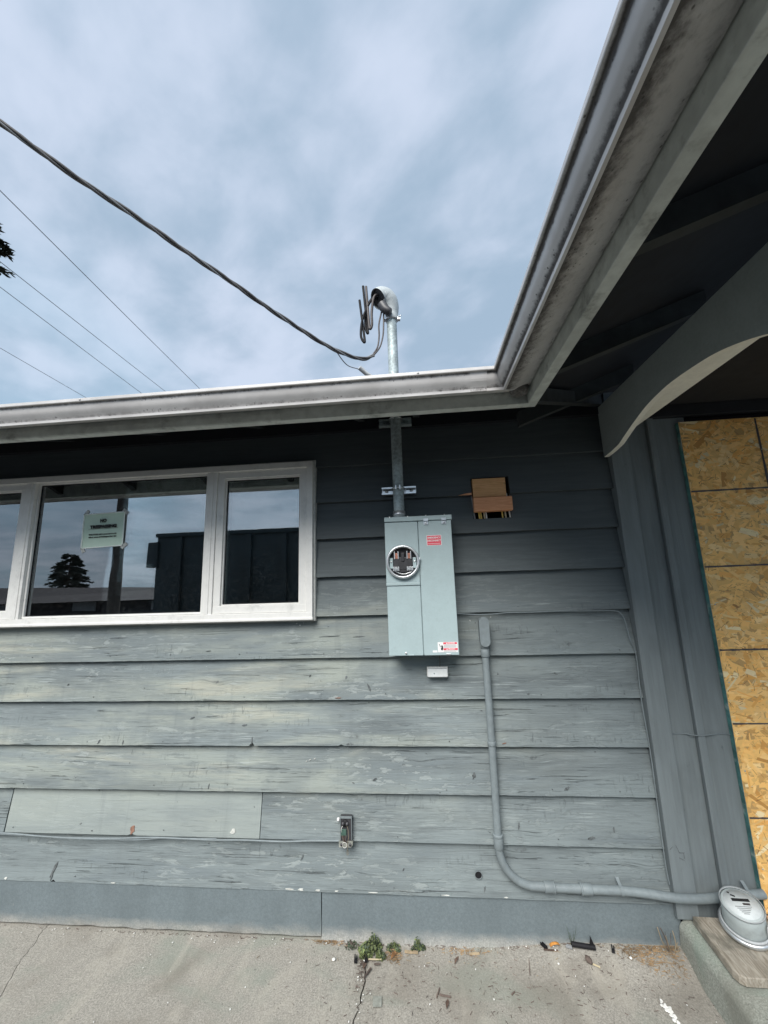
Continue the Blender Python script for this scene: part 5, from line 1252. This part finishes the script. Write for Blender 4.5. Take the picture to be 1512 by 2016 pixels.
# low dark house across the street
nh = thing('neighbor_house', 'low dark roofed house across the street mirrored in the glass', 'house', (-26, -24, 0))
MB().box(-42, -9, -30, -24, -0.02, 1.1).build('wall', 'house_dark', nh)
mb = MB(); mb.add([(-43, -23, 1.0), (-8, -23, 1.0), (-43, -31, 1.0), (-8, -31, 1.0), (-41, -27, 2.35), (-17, -27, 1.75)], [(0, 1, 5, 4), (1, 3, 5), (3, 2, 4, 5), (2, 0, 4), (0, 2, 3, 1)])
mb.build('roof', 'house_dark', nh)
for x in (-36, -30, -24, -18): MB().box(x-0.9, x+0.9, -24.0, -23.95, 0.3, 1.0).build('window', 'wire_grey', nh)

def conifer(name, label, bx, by, H, Rad, nb, seed, leaf, per, zmin=0.12):
    t = thing(name, label, 'tree', (bx, by, 0), 'conifers around the house'); r2 = random.Random(seed)
    MB().tube([(bx, by, -0.05), (bx+0.05, by, H*.5), (bx, by, H)], [H*.022, H*.014, 0.02], 10).build('trunk', 'bark', t)
    fb = MB(); lf = MB()
    for k in range(nb):
        u = zmin+(1-zmin)*(k+r2.random())/nb; z = H*u; ln = Rad*((1-u)/(1-zmin))**0.6*r2.uniform(0.65, 1.12)+0.15
        a = r2.uniform(0, 2*PI); dirv = Vector((math.cos(a), math.sin(a), 0))
        pts = [Vector((bx, by, z))+dirv*(ln*s)+Vector((0, 0, ln*(0.12*s-0.42*s*s+0.16*s**3))) for s in (0, .25, .5, .75, 1)]
        fb.tube(pts, [0.035, .028, .02, .012, .005], 4)
        for j in range(per):
            s = 0.15+0.85*r2.random()**0.7; i = min(int(s*4), 3); p = pts[i].lerp(pts[i+1], s*4-i)
            side = Vector((-dirv.y, dirv.x, 0))*r2.choice((-1, 1))
            d = (dirv*r2.uniform(0.3, 1.1)+side*r2.uniform(0.1, 1.0)+Vector((0, 0, r2.uniform(-0.45, 0.2)))).normalized()
            l = leaf*r2.uniform(0.5, 1.2)*(1.15-0.5*s); wv = d.cross(Vector((0, 0, 1))).normalized()*l*0.16
            q = p+d*l; m1 = p+d*l*.55
            lf.add([p, m1+wv, q, m1-wv], [(0, 1, 2, 3)])
            lf.add([p, m1+Vector((0, 0, l*.12)), q, m1-Vector((0, 0, l*.12))], [(0, 1, 2, 3)])
    fb.build('branches', 'bark', t); c_ = lf.build('crown', 'needles', t); c_['kind'] = 'stuff'
conifer('conifer_tree', 'conifer branch tip poking in at the left edge of the sky', -14.25, 7.30, 14.65, 1.15, 60, 3, 0.38, 60, 0.85)
conifer('conifer_tree', 'dark conifer beyond the street mirrored in the middle pane', -33.3, -32.0, 5.2, 2.4, 120, 4, 0.50, 80, 0.05)
